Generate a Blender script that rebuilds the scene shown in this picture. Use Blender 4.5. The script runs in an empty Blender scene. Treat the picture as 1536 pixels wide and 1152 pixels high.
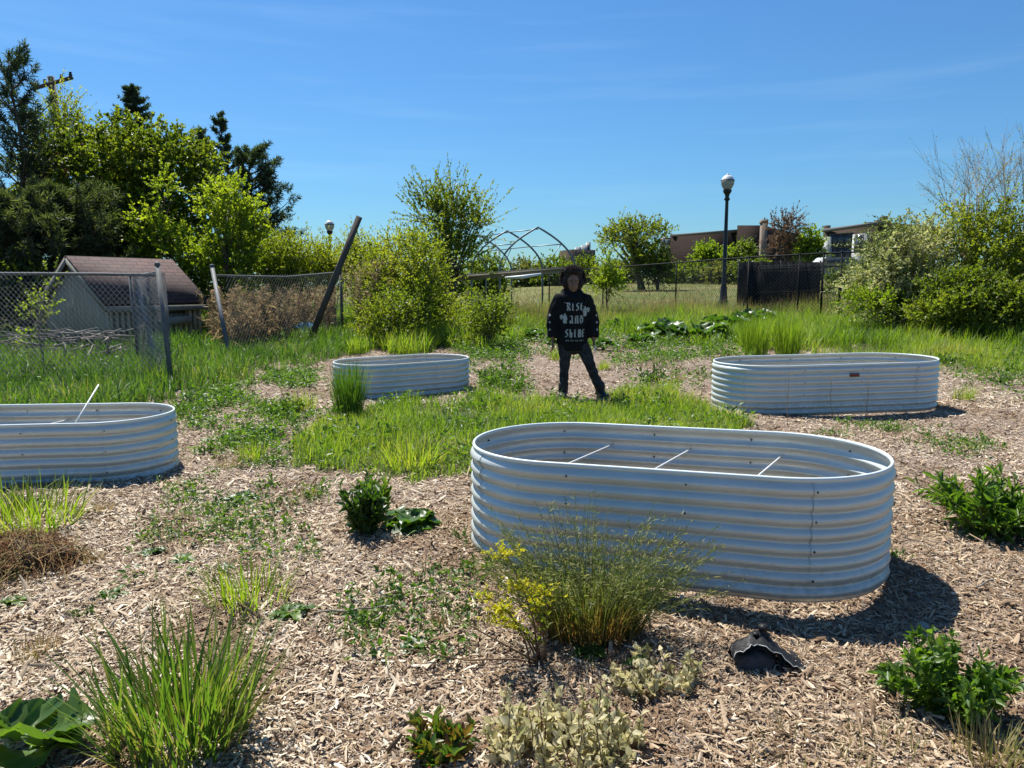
import bpy, math, random
import numpy as np
from mathutils import Vector
from mathutils.bvhtree import BVHTree

# ------------------------------------------------------------------ camera, world, sun, exposure
scene = bpy.context.scene
COL = scene.collection
CAM_H, FPX, HORIZON = 1.45, 1109.0, 428.0            # eye height (m); focal length and horizon row on a 1536 px wide frame
PITCH = math.atan((576 - HORIZON) / FPX)
cam = bpy.data.cameras.new("camera")
cam.sensor_width = 36.0
cam.lens = 36.0 * FPX / 1536.0
cam.clip_start, cam.clip_end = 0.05, 5000
cam_o = bpy.data.objects.new("camera", cam)
COL.objects.link(cam_o)
cam_o.location = (0, 0, CAM_H)
cam_o.rotation_euler = (math.pi / 2 - PITCH, 0, 0)
scene.camera = cam_o

SUN_EL, SUN_AZ = math.radians(59), math.radians(-33)   # azimuth from +Y towards +X
world = bpy.data.worlds.new("World")
scene.world = world
world.use_nodes = True
wn, wl = world.node_tree.nodes, world.node_tree.links
wn.clear()
sky = wn.new("ShaderNodeTexSky")
sky.sky_type = 'NISHITA'
sky.sun_disc = False
sky.sun_elevation = SUN_EL
sky.sun_rotation = SUN_AZ
sky.altitude = 0
sky.air_density = 1.25
sky.dust_density = 0.25
sky.ozone_density = 4.0
bg = wn.new("ShaderNodeBackground")
bg.inputs[1].default_value = 0.07
wout = wn.new("ShaderNodeOutputWorld")
# thin high cirrus streaks low in the sky
tc = wn.new("ShaderNodeTexCoord")
mp = wn.new("ShaderNodeMapping")
mp.inputs['Scale'].default_value = (2.2, 2.2, 26)
mp.inputs['Rotation'].default_value = (0.03, 0.10, 0)
nz = wn.new("ShaderNodeTexNoise")
nz.inputs['Scale'].default_value = 1.6
nz.inputs['Detail'].default_value = 5
rp = wn.new("ShaderNodeValToRGB")
rp.color_ramp.elements[0].position, rp.color_ramp.elements[0].color = 0.52, (0, 0, 0, 1)
rp.color_ramp.elements[1].position, rp.color_ramp.elements[1].color = 0.85, (0.10, 0.10, 0.10, 1)
mxs = wn.new("ShaderNodeMix")
mxs.data_type = 'RGBA'
mxs.inputs[7].default_value = (6.0, 8.0, 9.6, 1)
wl.new(tc.outputs['Generated'], mp.inputs[0]); wl.new(mp.outputs[0], nz.inputs['Vector'])
wl.new(nz.outputs[0], rp.inputs[0]); wl.new(rp.outputs[0], mxs.inputs[0])
tin = wn.new("ShaderNodeMix")
tin.data_type, tin.blend_type = 'RGBA', 'MULTIPLY'
tin.inputs[0].default_value = 1
tin.inputs[7].default_value = (0.41, 0.71, 0.98, 1)          # the deep blue of the photograph's clear sky
wl.new(sky.outputs[0], tin.inputs[6]); wl.new(tin.outputs[2], mxs.inputs[6]); wl.new(mxs.outputs[2], bg.inputs[0])
wl.new(bg.outputs[0], wout.inputs[0])

sl = bpy.data.lights.new("sun", 'SUN')
sl.energy, sl.angle, sl.color = 5.0, math.radians(0.53), (1.0, 0.955, 0.88)
sun_o = bpy.data.objects.new("sun", sl)
COL.objects.link(sun_o)
sdir = Vector((math.sin(SUN_AZ) * math.cos(SUN_EL), math.cos(SUN_AZ) * math.cos(SUN_EL), math.sin(SUN_EL)))
sun_o.rotation_euler = (-sdir).to_track_quat('-Z', 'Y').to_euler()
vs = scene.view_settings
vs.view_transform, vs.look, vs.exposure, vs.gamma, vs.use_curve_mapping = 'Standard', 'None', 0.82, 1, False
scene.cycles.max_bounces = 8
scene.cycles.transparent_max_bounces = 8
scene.cycles.use_denoising = True

# ------------------------------------------------------------------ helpers
R = np.random.default_rng(7)
PC, PS = math.cos(PITCH), math.sin(PITCH)


def gz(x, y):
    """Height of the ground."""
    x, y = np.asarray(x, float), np.asarray(y, float)
    s = 3.0 * np.log1p(np.exp(np.clip((np.minimum(y, 85) - 10.0) / 3.0, -30, 30)))
    k = 0.019 + 0.012 / (1 + np.exp(-(x - 4) / 2.5))
    z = k * s
    z = z + 0.018 * np.sin(x * 1.7 + .6) * np.sin(y * 1.3 + 1) + 0.012 * np.sin(x * 3.1 + y * 2.3)
    z = z - 0.042 * np.exp(-(((x - 1.45) / .55) ** 2 + ((y - 3.15) / .38) ** 2))     # hollow by the near bed
    return z


def ray(px, py):
    u, v = (px - 768) / FPX, (576 - py) / FPX
    return np.array([u, PC + v * PS, -PS + v * PC])


def at(px, py, d):
    """World point on the sight line through a photo pixel, d metres in front."""
    r = ray(px, py)
    return np.array([0, 0, CAM_H]) + r * (d / r[1])


def gp(px, py):
    """World point where the sight line through a photo pixel meets the ground."""
    r = ray(px, py)
    t, st = 1.5, 0.02
    while t < 200:
        p = np.array([0, 0, CAM_H]) + r * t
        if p[2] <= gz(p[0], p[1]):
            break
        t += st * (1 + t * .1)
    return np.array([p[0], p[1], float(gz(p[0], p[1]))])


def proj(P):
    x, y, z = P[:, 0], P[:, 1], P[:, 2] - CAM_H
    d = np.maximum(y * PC - z * PS, .05)
    return np.c_[768 + FPX * x / d, 576 - FPX * (y * PS + z * PC) / d]


def in_poly(Q, poly):
    poly = np.array(poly, float)
    ins = np.zeros(len(Q), bool)
    j = len(poly) - 1
    for i in range(len(poly)):
        a, b = poly[i], poly[j]
        c = ((a[1] > Q[:, 1]) != (b[1] > Q[:, 1])) & (Q[:, 0] < (b[0] - a[0]) * (Q[:, 1] - a[1]) / (b[1] - a[1] + 1e-9) + a[0])
        ins ^= c
        j = i
    return ins


def unit(a):
    return a / (np.linalg.norm(a, axis=-1, keepdims=True) + 1e-9)


def snoise(x, y, s, seed=0):
    """Cheap smooth noise in -1..1."""
    r = np.random.default_rng(seed)
    o = np.zeros_like(np.asarray(x, float))
    for i in range(7):
        a, f, p = r.uniform(0, 6.28), s * r.uniform(.5, 1.9), r.uniform(0, 6.28)
        o = o + np.sin((np.cos(a) * x + np.sin(a) * y) * f + p)
    return o / 3.2


def tag(o, label=None, cat=None, group=None, kind=None):
    if label: o['label'] = label
    if cat: o['category'] = cat
    if group: o['group'] = group
    if kind: o['kind'] = kind
    return o


def thing(name, label, cat, loc=(0, 0, 0), group=None):
    o = bpy.data.objects.new(name, None)
    o.empty_display_size = .1
    o.location = tuple(float(c) for c in loc)
    COL.objects.link(o)
    return tag(o, label, cat, group)


class Acc:
    """Collects vertices, faces, a per-vertex tint and material slots; build() links ONE mesh object."""
    def __init__(s):
        s.V, s.F, s.T, s.n = [], [], [], 0

    def add(s, V, Fs, t=0.5, slot=0):
        V = np.asarray(V, float).reshape(-1, 3)
        t = np.broadcast_to(np.asarray(t, float), (len(V),))
        s.V.append(V); s.T.append(t)
        if not isinstance(Fs, list): Fs = [Fs]
        for F in Fs:
            F = np.asarray(F, int)
            if len(F): s.F.append((F + s.n, slot))
        s.n += len(V)
        return s

    def build(s, name, mats, parent=None, smooth=False, loc=None):
        V = np.concatenate(s.V); T = np.concatenate(s.T)
        origin = np.zeros(3)
        if parent is not None: origin = np.array(parent.location)
        if parent is not None and parent.parent is not None: origin = origin + np.array(parent.parent.location)
        if loc is not None: origin = np.array(loc, float)
        V = V - origin
        me = bpy.data.meshes.new(name)
        me.vertices.add(len(V)); me.vertices.foreach_set('co', V.astype(np.float32).ravel())
        idx = np.concatenate([f.ravel() for f, _ in s.F])
        tot = np.concatenate([np.full(len(f), f.shape[1]) for f, _ in s.F])
        sl_ = np.concatenate([np.full(len(f), k) for f, k in s.F])
        me.loops.add(len(idx)); me.loops.foreach_set('vertex_index', idx.astype(np.int32))
        me.polygons.add(len(tot))
        me.polygons.foreach_set('loop_start', np.r_[0, np.cumsum(tot)[:-1]].astype(np.int32))
        me.polygons.foreach_set('material_index', sl_.astype(np.int32))
        if smooth: me.polygons.foreach_set('use_smooth', np.ones(len(tot), bool))
        a = me.attributes.new('tint', 'FLOAT', 'POINT')
        a.data.foreach_set('value', T.astype(np.float32))
        for m in (mats if isinstance(mats, (list, tuple)) else [mats]): me.materials.append(m)
        me.update(calc_edges=True)
        o = bpy.data.objects.new(name, me)
        COL.objects.link(o)
        if parent is not None: o.parent = parent
        elif loc is not None: o.location = tuple(float(c) for c in loc)
        return o


def box(c, h, rz=0.0, axes=None):
    """Box by centre and half sizes."""
    s = np.array([[-1, -1, -1], [1, -1, -1], [1, 1, -1], [-1, 1, -1], [-1, -1, 1], [1, -1, 1], [1, 1, 1], [-1, 1, 1]], float) * h
    if axes is None:
        cz, sz = math.cos(rz), math.sin(rz)
        axes = np.array([[cz, sz, 0], [-sz, cz, 0], [0, 0, 1]])
    return s @ np.asarray(axes) + np.asarray(c, float), np.array([[3, 2, 1, 0], [4, 5, 6, 7], [0, 1, 5, 4], [1, 2, 6, 5], [2, 3, 7, 6], [3, 0, 4, 7]])


def beam(a, b, w, h):
    """Box from a to b, w wide and h high."""
    a, b = np.asarray(a, float), np.asarray(b, float)
    x = unit(b - a); up = np.array([0, 0, 1.]) if abs(x[2]) < .95 else np.array([0, 1., 0])
    y = unit(np.cross(up, x)); z = np.cross(x, y)
    return box((a + b) / 2, [np.linalg.norm(b - a) / 2, w / 2, h / 2], axes=[x, y, z])


def tubes(P, r, sides=5, cap=True):
    """m tubes along m paths of n points: P (m,n,3), r (m,n)."""
    P = np.asarray(P, float)
    if P.ndim == 2: P = P[None]
    m, n, _ = P.shape
    r = np.broadcast_to(np.asarray(r, float), (m, n))
    T = unit(np.gradient(P, axis=1) if n > 2 else np.repeat(P[:, 1:] - P[:, :1], 2, 1))
    ref = np.where(np.abs(T[:, :, 2:3]) > .9, np.array([1., 0, 0]), np.array([0, 0, 1.]))
    A = unit(np.cross(ref, T)); B = np.cross(T, A)
    th = np.arange(sides) * 2 * math.pi / sides
    V = P[:, :, None] + r[:, :, None, None] * (np.cos(th)[:, None] * A[:, :, None] + np.sin(th)[:, None] * B[:, :, None])
    i = np.arange(m)[:, None, None] * n * sides; j = np.arange(n - 1)[None, :, None] * sides
    k = np.arange(sides)[None, None]; k2 = (k + 1) % sides
    F = np.stack([i + j + k, i + j + k2, i + j + sides + k2, i + j + sides + k], -1).reshape(-1, 4)
    out = [F]
    if cap:
        e = np.arange(sides)
        out.append(np.concatenate([np.arange(m)[:, None] * n * sides + e[::-1], np.arange(m)[:, None] * n * sides + (n - 1) * sides + e]))
    return V.reshape(-1, 3), out


def lathe(prof, c, sides=24):
    """Surface of revolution about a vertical axis: prof [(r,z)...], closed at the ends when r == 0."""
    pr = np.array(prof, float); th = np.arange(sides) * 2 * math.pi / sides
    V = np.stack([pr[:, 0:1] * np.cos(th), pr[:, 0:1] * np.sin(th), np.repeat(pr[:, 1:2], sides, 1)], -1).reshape(-1, 3) + np.asarray(c, float)
    j = np.arange(len(pr) - 1)[:, None] * sides; k = np.arange(sides)[None]; k2 = (k + 1) % sides
    return V, np.stack([j + k, j + k2, j + sides + k2, j + sides + k], -1).reshape(-1, 4)


def rand_dir(n, r=R):
    return unit(r.normal(size=(n, 3)))


def blades(P, H, W, az, lean, curl, segs=3, r=R, tipw=.0):
    """Grass blades: base points, length, width, heading, lean and extra bend (radians)."""
    n = len(P)
    H, W, az, lean, curl = [np.broadcast_to(np.asarray(a, float), (n,)) for a in (H, W, az, lean, curl)]
    hd = np.stack([np.cos(az), np.sin(az), 0 * az], -1); sd = np.stack([-np.sin(az), np.cos(az), 0 * az], -1)
    tw = r.uniform(-.7, .7, n)
    sd = sd * np.cos(tw)[:, None] + hd * np.sin(tw)[:, None]
    pts = [P]; cur = P
    for k in range(segs):
        a = lean + curl * ((k + .5) / segs) ** 1.3
        cur = cur + (hd * np.sin(a)[:, None] + np.array([0, 0, 1.]) * np.cos(a)[:, None]) * (H / segs)[:, None]
        pts.append(cur)
    V = []
    for k in range(segs):
        w = W * (1.0 - .75 * (k / segs) ** 2) * (.65 if k == 0 else 1) * .5
        V += [pts[k] - sd * w[:, None], pts[k] + sd * w[:, None]]
    V.append(pts[segs])
    V = np.stack(V, 1); nv = 2 * segs + 1
    b = np.arange(n)[:, None] * nv
    Q = np.concatenate([b + np.array([2 * k, 2 * k + 1, 2 * k + 3, 2 * k + 2]) for k in range(segs - 1)]) if segs > 1 else np.zeros((0, 4), int)
    Tt = b + np.array([2 * segs - 2, 2 * segs - 1, 2 * segs])
    return V.reshape(-1, 3), [Q, Tt], nv


def leaves(P, D, L, W, r=R, nice=False, up=.6):
    """Leaf faces: base points P, unit directions D, length, width. Folded along the midrib."""
    n = len(P)
    L = np.broadcast_to(np.asarray(L, float), (n,))[:, None]; W = np.broadcast_to(np.asarray(W, float), (n,))[:, None]
    N = rand_dir(n, r) * (1 - up) + np.array([0, 0, up])
    S = unit(np.cross(D, N)); N = np.cross(S, D)
    if nice:
        dr = r.uniform(.05, .3, (n, 1))
        V = np.stack([P, P + D * L * .4 - S * W * .5 + N * L * .07, P + D * L * .42 - N * L * .03, P + D * L * .4 + S * W * .5 + N * L * .07,
                      P + D * L * .75 - S * W * .3 + N * L * (.05 - dr * .4), P + D * L * .75 + S * W * .3 + N * L * (.05 - dr * .4), P + D * L - N * L * dr], 1)
        b = np.arange(n)[:, None] * 7
        F = np.concatenate([b + np.array(f) for f in ((0, 2, 1), (0, 3, 2), (1, 2, 4), (2, 3, 5), (2, 5, 6), (2, 6, 4))])
        return V.reshape(-1, 3), [F], 7
    V = np.stack([P, P + D * L * .45 - S * W * .5 + N * L * .1, P + D * L, P + D * L * .45 + S * W * .5 + N * L * .1], 1)
    b = np.arange(n)[:, None] * 4
    return V.reshape(-1, 3), [np.concatenate([b + np.array([0, 2, 1]), b + np.array([0, 3, 2])])], 4


# ------------------------------------------------------------------ materials
def new_mat(name):
    m = bpy.data.materials.new(name)
    m.use_nodes = True
    nt = m.node_tree
    p = nt.nodes['Principled BSDF']
    return m, nt, p, nt.nodes['Material Output']


def plain(name, col, rough=.6, metal=0.0, spec=.5, var=.0, scale=30, bump=0.0, stretch=(1, 1, 1)):
    """Principled with mottled colour (noise in object space)."""
    m, nt, p, out = new_mat(name)
    p.inputs['Roughness'].default_value, p.inputs['Metallic'].default_value = rough, metal
    p.inputs['Specular IOR Level'].default_value = spec
    p.inputs['Base Color'].default_value = (*col, 1)
    if var or bump:
        t = nt.nodes.new('ShaderNodeTexCoord'); mp_ = nt.nodes.new('ShaderNodeMapping'); n = nt.nodes.new('ShaderNodeTexNoise')
        mp_.inputs['Scale'].default_value = stretch
        n.inputs['Scale'].default_value, n.inputs['Detail'].default_value = scale, 6
        nt.links.new(t.outputs['Object'], mp_.inputs[0]); nt.links.new(mp_.outputs[0], n.inputs['Vector'])
        if var:
            rp_ = nt.nodes.new('ShaderNodeValToRGB')
            e = rp_.color_ramp.elements
            e[0].position, e[0].color = .3, (*[c * (1 - var) for c in col], 1)
            e[1].position, e[1].color = .7, (*[min(1, c * (1 + var)) for c in col], 1)
            nt.links.new(n.outputs[0], rp_.inputs[0]); nt.links.new(rp_.outputs[0], p.inputs['Base Color'])
        if bump:
            b = nt.nodes.new('ShaderNodeBump'); b.inputs['Strength'].default_value = bump; b.inputs['Distance'].default_value = .02
            nt.links.new(n.outputs[0], b.inputs['Height']); nt.links.new(b.outputs[0], p.inputs['Normal'])
    return m


def tinted(name, cols, rough=.6, spec=.3, trans=0.0, tcol=None):
    """Colour from the per-vertex 'tint' attribute through a ramp; optional translucency for leaves."""
    m, nt, p, out = new_mat(name)
    a = nt.nodes.new('ShaderNodeAttribute'); a.attribute_name = 'tint'
    rp_ = nt.nodes.new('ShaderNodeValToRGB')
    e = rp_.color_ramp.elements
    while len(e) < len(cols): e.new(.5)
    for i, c in enumerate(cols):
        e[i].position = i / (len(cols) - 1); e[i].color = (*c, 1)
    nt.links.new(a.outputs['Fac'], rp_.inputs[0]); nt.links.new(rp_.outputs[0], p.inputs['Base Color'])
    p.inputs['Roughness'].default_value, p.inputs['Specular IOR Level'].default_value = rough, spec
    if trans:
        t = nt.nodes.new('ShaderNodeBsdfTranslucent'); mx = nt.nodes.new('ShaderNodeMixShader')
        mc = nt.nodes.new('ShaderNodeMix'); mc.data_type = 'RGBA'; mc.blend_type = 'MULTIPLY'; mc.inputs[0].default_value = 1
        mc.inputs[7].default_value = (*(tcol or (2.1, 2.15, .65)), 1)
        nt.links.new(rp_.outputs[0], mc.inputs[6]); nt.links.new(mc.outputs[2], t.inputs[0])
        mx.inputs[0].default_value = trans
        nt.links.new(p.outputs[0], mx.inputs[1]); nt.links.new(t.outputs[0], mx.inputs[2]); nt.links.new(mx.outputs[0], out.inputs[0])
    return m


M = {}
M['grass'] = tinted('bright grass', [(.05, .10, .012), (.115, .195, .02), (.175, .255, .03), (.26, .26, .08)], .5, .4, .45)
M['deepgrass'] = tinted('deep green grass', [(.03, .075, .012), (.06, .13, .02), (.10, .17, .03), (.20, .19, .08)], .5, .4, .4)
M['drygrass'] = tinted('dry grass', [(.26, .16, .08), (.38, .28, .15), (.30, .27, .12), (.16, .19, .06)], .7, .2, .3, (1.3, 1.2, .8))
M['brome'] = tinted('feathery grass', [(.28, .15, .06), (.14, .17, .04), (.12, .19, .04), (.30, .30, .17)], .6, .3, .4, (1.6, 1.5, .8))
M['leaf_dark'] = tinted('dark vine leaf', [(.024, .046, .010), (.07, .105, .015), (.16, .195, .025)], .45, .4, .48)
M['leaf_bright'] = tinted('bright spring leaf', [(.08, .13, .015), (.14, .20, .02), (.22, .27, .035)], .5, .35, .5)
M['leaf_yellow'] = tinted('yellow green leaf', [(.09, .125, .015), (.155, .195, .022), (.23, .25, .045)], .5, .35, .5)
M['leaf_mid'] = tinted('mid green leaf', [(.05, .085, .014), (.11, .155, .022), (.18, .21, .035)], .5, .35, .45)
M['leaf_olive'] = tinted('olive leaf', [(.06, .08, .025), (.11, .13, .04), (.18, .17, .07)], .6, .3, .4)
M['leaf_pale'] = tinted('pale blossom and leaf', [(.09, .13, .03), (.24, .27, .10), (.55, .54, .34)], .55, .3, .4, (1.5, 1.5, .9))
M['leaf_red'] = tinted('reddish leaf', [(.10, .055, .03), (.16, .09, .05), (.14, .13, .05)], .6, .3, .3, (1.5, 1.2, .7))
M['needle'] = tinted('grey green needle', [(.025, .045, .026), (.055, .085, .05), (.09, .125, .08)], .6, .3, .25)
M['needle_soft'] = tinted('soft grey needle', [(.04, .058, .032), (.075, .10, .055), (.13, .155, .09)], .6, .3, .3)
M['weed'] = tinted('weed leaf', [(.03, .075, .015), (.07, .14, .02), (.13, .20, .03)], .45, .45, .4)
M['weed_dark'] = tinted('dark weed leaf', [(.02, .05, .012), (.045, .095, .018), (.09, .15, .03)], .42, .5, .35)
M['rhubarb'] = tinted('broad leaf', [(.025, .065, .014), (.05, .11, .02), (.09, .16, .03)], .38, .5, .35)
M['dryleaf'] = tinted('withered pale leaf', [(.36, .33, .18), (.55, .51, .31), (.64, .57, .37), (.26, .27, .11)], .7, .2, .4, (1.2, 1.2, .9))
M['flower'] = tinted('yellow flower', [(.42, .42, .02), (.62, .56, .02)], .6, .3, .4, (1.3, 1.3, .6))
M['redleaf'] = tinted('green and red leaf', [(.05, .12, .02), (.08, .16, .025), (.16, .07, .03), (.22, .06, .04)], .42, .5, .35)
M['reed'] = tinted('dry reed plume', [(.24, .18, .10), (.36, .28, .17), (.46, .39, .26)], .8, .1, .35, (1.2, 1.1, .9))
M['stem'] = plain('plant stem', (.10, .13, .04), .7)
M['stem_brown'] = plain('brown stem', (.14, .085, .045), .8)
M['bark'] = plain('bark', (.11, .085, .06), .9, var=.45, scale=9, bump=.6, stretch=(1, 1, .25))
M['bark_grey'] = plain('grey twig bark', (.19, .165, .14), .9, var=.35, scale=14)
M['bark_pale'] = plain('pale twig bark', (.30, .25, .19), .9, var=.3, scale=14)

# ------------------------------------------------------------------ ground
LAWN = [(448, 655), (500, 622), (560, 612), (640, 606), (720, 600), (840, 600), (920, 597), (1000, 590), (1062, 610), (1130, 640), (1080, 655), (900, 660), (800, 650), (715, 672), (706, 712), (640, 722), (560, 712), (500, 700), (446, 690)]
LEFT_STRIP = [(-60, 640), (60, 632), (200, 620), (290, 592), (400, 556), (520, 532), (540, 500), (500, 462), (330, 462), (240, 470), (0, 500), (-60, 505)]
MEADOW = [(520, 532), (600, 530), (700, 521), (790, 508), (960, 500), (1090, 520), (1210, 524), (1330, 520), (1420, 515), (1600, 520), (1600, 440), (1240, 440), (1000, 446), (760, 452), (520, 462)]
GREEN_EDGE = [(1040, 590), (1068, 560), (1070, 640), (1180, 640), (1120, 655), (1050, 640)]


def edge_wobble(P):
    return np.c_[22 * snoise(P[:, 0], P[:, 1], 5.0, 31) + 10 * snoise(P[:, 0], P[:, 1], 14.0, 33), 9 * snoise(P[:, 0], P[:, 1], 5.0, 32) + 5 * snoise(P[:, 0], P[:, 1], 15.0, 34)]


def veg(x, y):
    P = np.c_[x, y, gz(x, y)]
    Q = proj(P) + edge_wobble(P)
    v = np.zeros(len(P))
    for poly in (LAWN, LEFT_STRIP, MEADOW):
        v = np.maximum(v, in_poly(Q, poly) * .5)
    v = np.where((y > 18) | (np.abs(x) > 11), np.maximum(v, .5), v)
    v = np.where(y > 25 + 0 * x, 1.0, v)
    return np.where(y < 1, 0.0, v)


xs = np.r_[-np.geomspace(1500, 6.2, 34), np.arange(-6, 6.01, .08), np.geomspace(6.2, 1500, 34)]
ys = np.r_[-np.geomspace(300, 2, 10), np.arange(-1, 13, .08), np.geomspace(13.1, 1600, 70)]
GX, GY = np.meshgrid(xs, ys)
nx_, ny_ = len(xs), len(ys)
ii = (np.arange(ny_ - 1)[:, None] * nx_ + np.arange(nx_ - 1)).ravel()
m, nt, p, out = new_mat('mulch, soil and field')
N = nt.nodes.new; Lk = nt.links.new
tcg = N('ShaderNodeTexCoord'); n1 = N('ShaderNodeTexNoise'); n2 = N('ShaderNodeTexNoise'); n3 = N('ShaderNodeTexNoise'); vo = N('ShaderNodeTexVoronoi')
n1.inputs['Scale'].default_value, n1.inputs['Detail'].default_value = 42, 6
n2.inputs['Scale'].default_value, n2.inputs['Detail'].default_value = .9, 4
n3.inputs['Scale'].default_value, n3.inputs['Detail'].default_value = .25, 8
vo.inputs['Scale'].default_value = 38
wob = N('ShaderNodeMix'); wob.data_type = 'VECTOR'; wob.inputs[0].default_value = .04
for q in (n1, n2, n3): Lk(tcg.outputs['Object'], q.inputs['Vector'])
Lk(tcg.outputs['Object'], wob.inputs[4]); Lk(n1.outputs['Color'], wob.inputs[5]); Lk(wob.outputs[1], vo.inputs['Vector'])


def ramp(nt_, src, stops):
    r_ = nt_.nodes.new('ShaderNodeValToRGB'); e = r_.color_ramp.elements
    while len(e) < len(stops): e.new(.5)
    for k, (pos, c) in enumerate(stops): e[k].position, e[k].color = pos, (*c, 1)
    nt_.links.new(src, r_.inputs[0])
    return r_.outputs[0]


def mixc(nt_, fac, a, b, mode='MIX'):
    x_ = nt_.nodes.new('ShaderNodeMix'); x_.data_type = 'RGBA'; x_.blend_type = mode
    for s_, v in ((0, fac), (6, a), (7, b)):
        if isinstance(v, (int, float)): x_.inputs[s_].default_value = v
        elif isinstance(v, tuple): x_.inputs[s_].default_value = (*v, 1)
        else: nt_.links.new(v, x_.inputs[s_])
    return x_.outputs[2]


chipc = mixc(nt, .55, ramp(nt, vo.outputs['Color'], [(.1, (.10, .065, .045)), (.45, (.25, .195, .15)), (.9, (.42, .36, .30))]),
             ramp(nt, n1.outputs[0], [(.35, (.09, .06, .045)), (.6, (.30, .24, .19))]))
mulch = mixc(nt, ramp(nt, n2.outputs[0], [(.4, (0, 0, 0)), (.65, (.5, .5, .5))]), chipc, (.16, .095, .055))
soil = ramp(nt, n1.outputs[0], [(.3, (.04, .045, .016)), (.7, (.10, .10, .04))])
field = ramp(nt, n3.outputs[0], [(.3, (.085, .115, .03)), (.5, (.13, .14, .045)), (.7, (.19, .17, .075))])
at_ = N('ShaderNodeAttribute'); at_.attribute_name = 'tint'
mr1 = N('ShaderNodeMapRange'); mr1.inputs[1].default_value, mr1.inputs[2].default_value = .05, .45
mr2 = N('ShaderNodeMapRange'); mr2.inputs[1].default_value, mr2.inputs[2].default_value = .55, .95
Lk(at_.outputs['Fac'], mr1.inputs[0]); Lk(at_.outputs['Fac'], mr2.inputs[0])
Lk(mixc(nt, mr2.outputs[0], mixc(nt, mr1.outputs[0], mulch, soil), field), p.inputs['Base Color'])
p.inputs['Roughness'].default_value = .95; p.inputs['Specular IOR Level'].default_value = .15
bp = N('ShaderNodeBump'); bp.inputs['Strength'].default_value = .8; bp.inputs['Distance'].default_value = .02
Lk(vo.outputs['Distance'], bp.inputs['Height']); Lk(bp.outputs[0], p.inputs['Normal'])
M['ground'] = m
vg = veg(GX.ravel(), GY.ravel())
tag(Acc().add(np.c_[GX.ravel(), GY.ravel(), gz(GX, GY).ravel()], np.c_[ii, ii + 1, ii + nx_ + 1, ii + nx_], vg).build('ground', m, smooth=True), kind='structure')

# wood chips: one loose layer of real flakes
CH = tinted('wood chip', [(.070, .045, .030), (.205, .130, .075), (.385, .290, .190), (.545, .445, .320), (.67, .60, .48)], .85, .2)


def chips(n, xr, yr, lmin, lmax, seed, reddish):
    r = np.random.default_rng(seed)
    y = yr[0] + (yr[1] - yr[0]) * r.random(n) ** 1.15
    half = .78 * y + .7
    x = r.uniform(-1, 1, n) * half
    v = veg(x, y)
    keep = (v < .2) | (r.random(n) < .12)
    keep &= snoise(x, y, 1.6, 5) + r.normal(0, .5, n) > -1.15
    x, y = x[keep], y[keep]; n = len(x)
    L = r.uniform(lmin, lmax, n) * np.where(r.random(n) < .06, 1.9, 1); W = L * r.uniform(.11, .36, n); W = np.minimum(W, .019)
    az = r.uniform(0, 6.283, n); ti = r.normal(0, .28, n); ro = r.normal(0, .45, n)
    d = np.stack([np.cos(az) * np.cos(ti), np.sin(az) * np.cos(ti), np.sin(ti)], -1)
    s0 = np.stack([-np.sin(az), np.cos(az), 0 * az], -1); u0 = np.cross(d, s0)
    s = s0 * np.cos(ro)[:, None] + u0 * np.sin(ro)[:, None]; u = np.cross(d, s)
    c = np.stack([x, y, gz(x, y) + r.uniform(.0, .016, n) + np.abs(np.sin(ti)) * L * .3], -1)
    V = []
    bend = r.normal(0, .08, n)[:, None]
    for k, (t, wf) in enumerate(((-.5, .55), (0, 1), (.5, .5))):
        wv = (W * wf * r.uniform(.7, 1.2, n) * .5)[:, None]
        b = c + d * (t * L)[:, None] + u * (bend * L[:, None] * (1 - 4 * t * t) - .0)
        V += [b - s * wv - u * W[:, None] * .10, b + u * W[:, None] * r.uniform(.04, .22, (n, 1)), b + s * wv - u * W[:, None] * .10]
    V = np.stack(V, 1)
    B = np.arange(n)[:, None] * 9
    F = np.concatenate([B + np.array(f) for f in ((0, 1, 4, 3), (1, 2, 5, 4), (3, 4, 7, 6), (4, 5, 8, 7))])
    br = snoise(x, y, .9, 11) * .9 + np.where((y < 4.6) & (x > -.6), .55, 0) + np.where(y > 5, -.6, 0)
    dk = snoise(x, y, 3.2, 17) + .6 * snoise(x, y, 7.5, 18)
    t = np.clip(r.beta(2.2, 1.7, n) * (1 - .34 * (br > r.normal(.35, .4, n))) * (1 - .5 * (dk > r.normal(.6, .35, n))) + .03, 0, 1)
    return V.reshape(-1, 3), F, np.repeat(t, 9)


a = Acc()
a.add(*chips(160000, None, (1.45, 4.6), .008, .040, 1, 0))
a.add(*chips(95000, None, (4.2, 9.0), .015, .052, 2, 0))
a.add(*chips(2600, None, (1.45, 5.5), .05, .095, 4, 0))
a.add(*chips(42000, None, (8.5, 18.0), .035, .09, 3, 0))
tag(a.build('wood_chips', CH), 'loose grey brown wood chip mulch covering the bare ground', 'mulch', kind='stuff')

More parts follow.
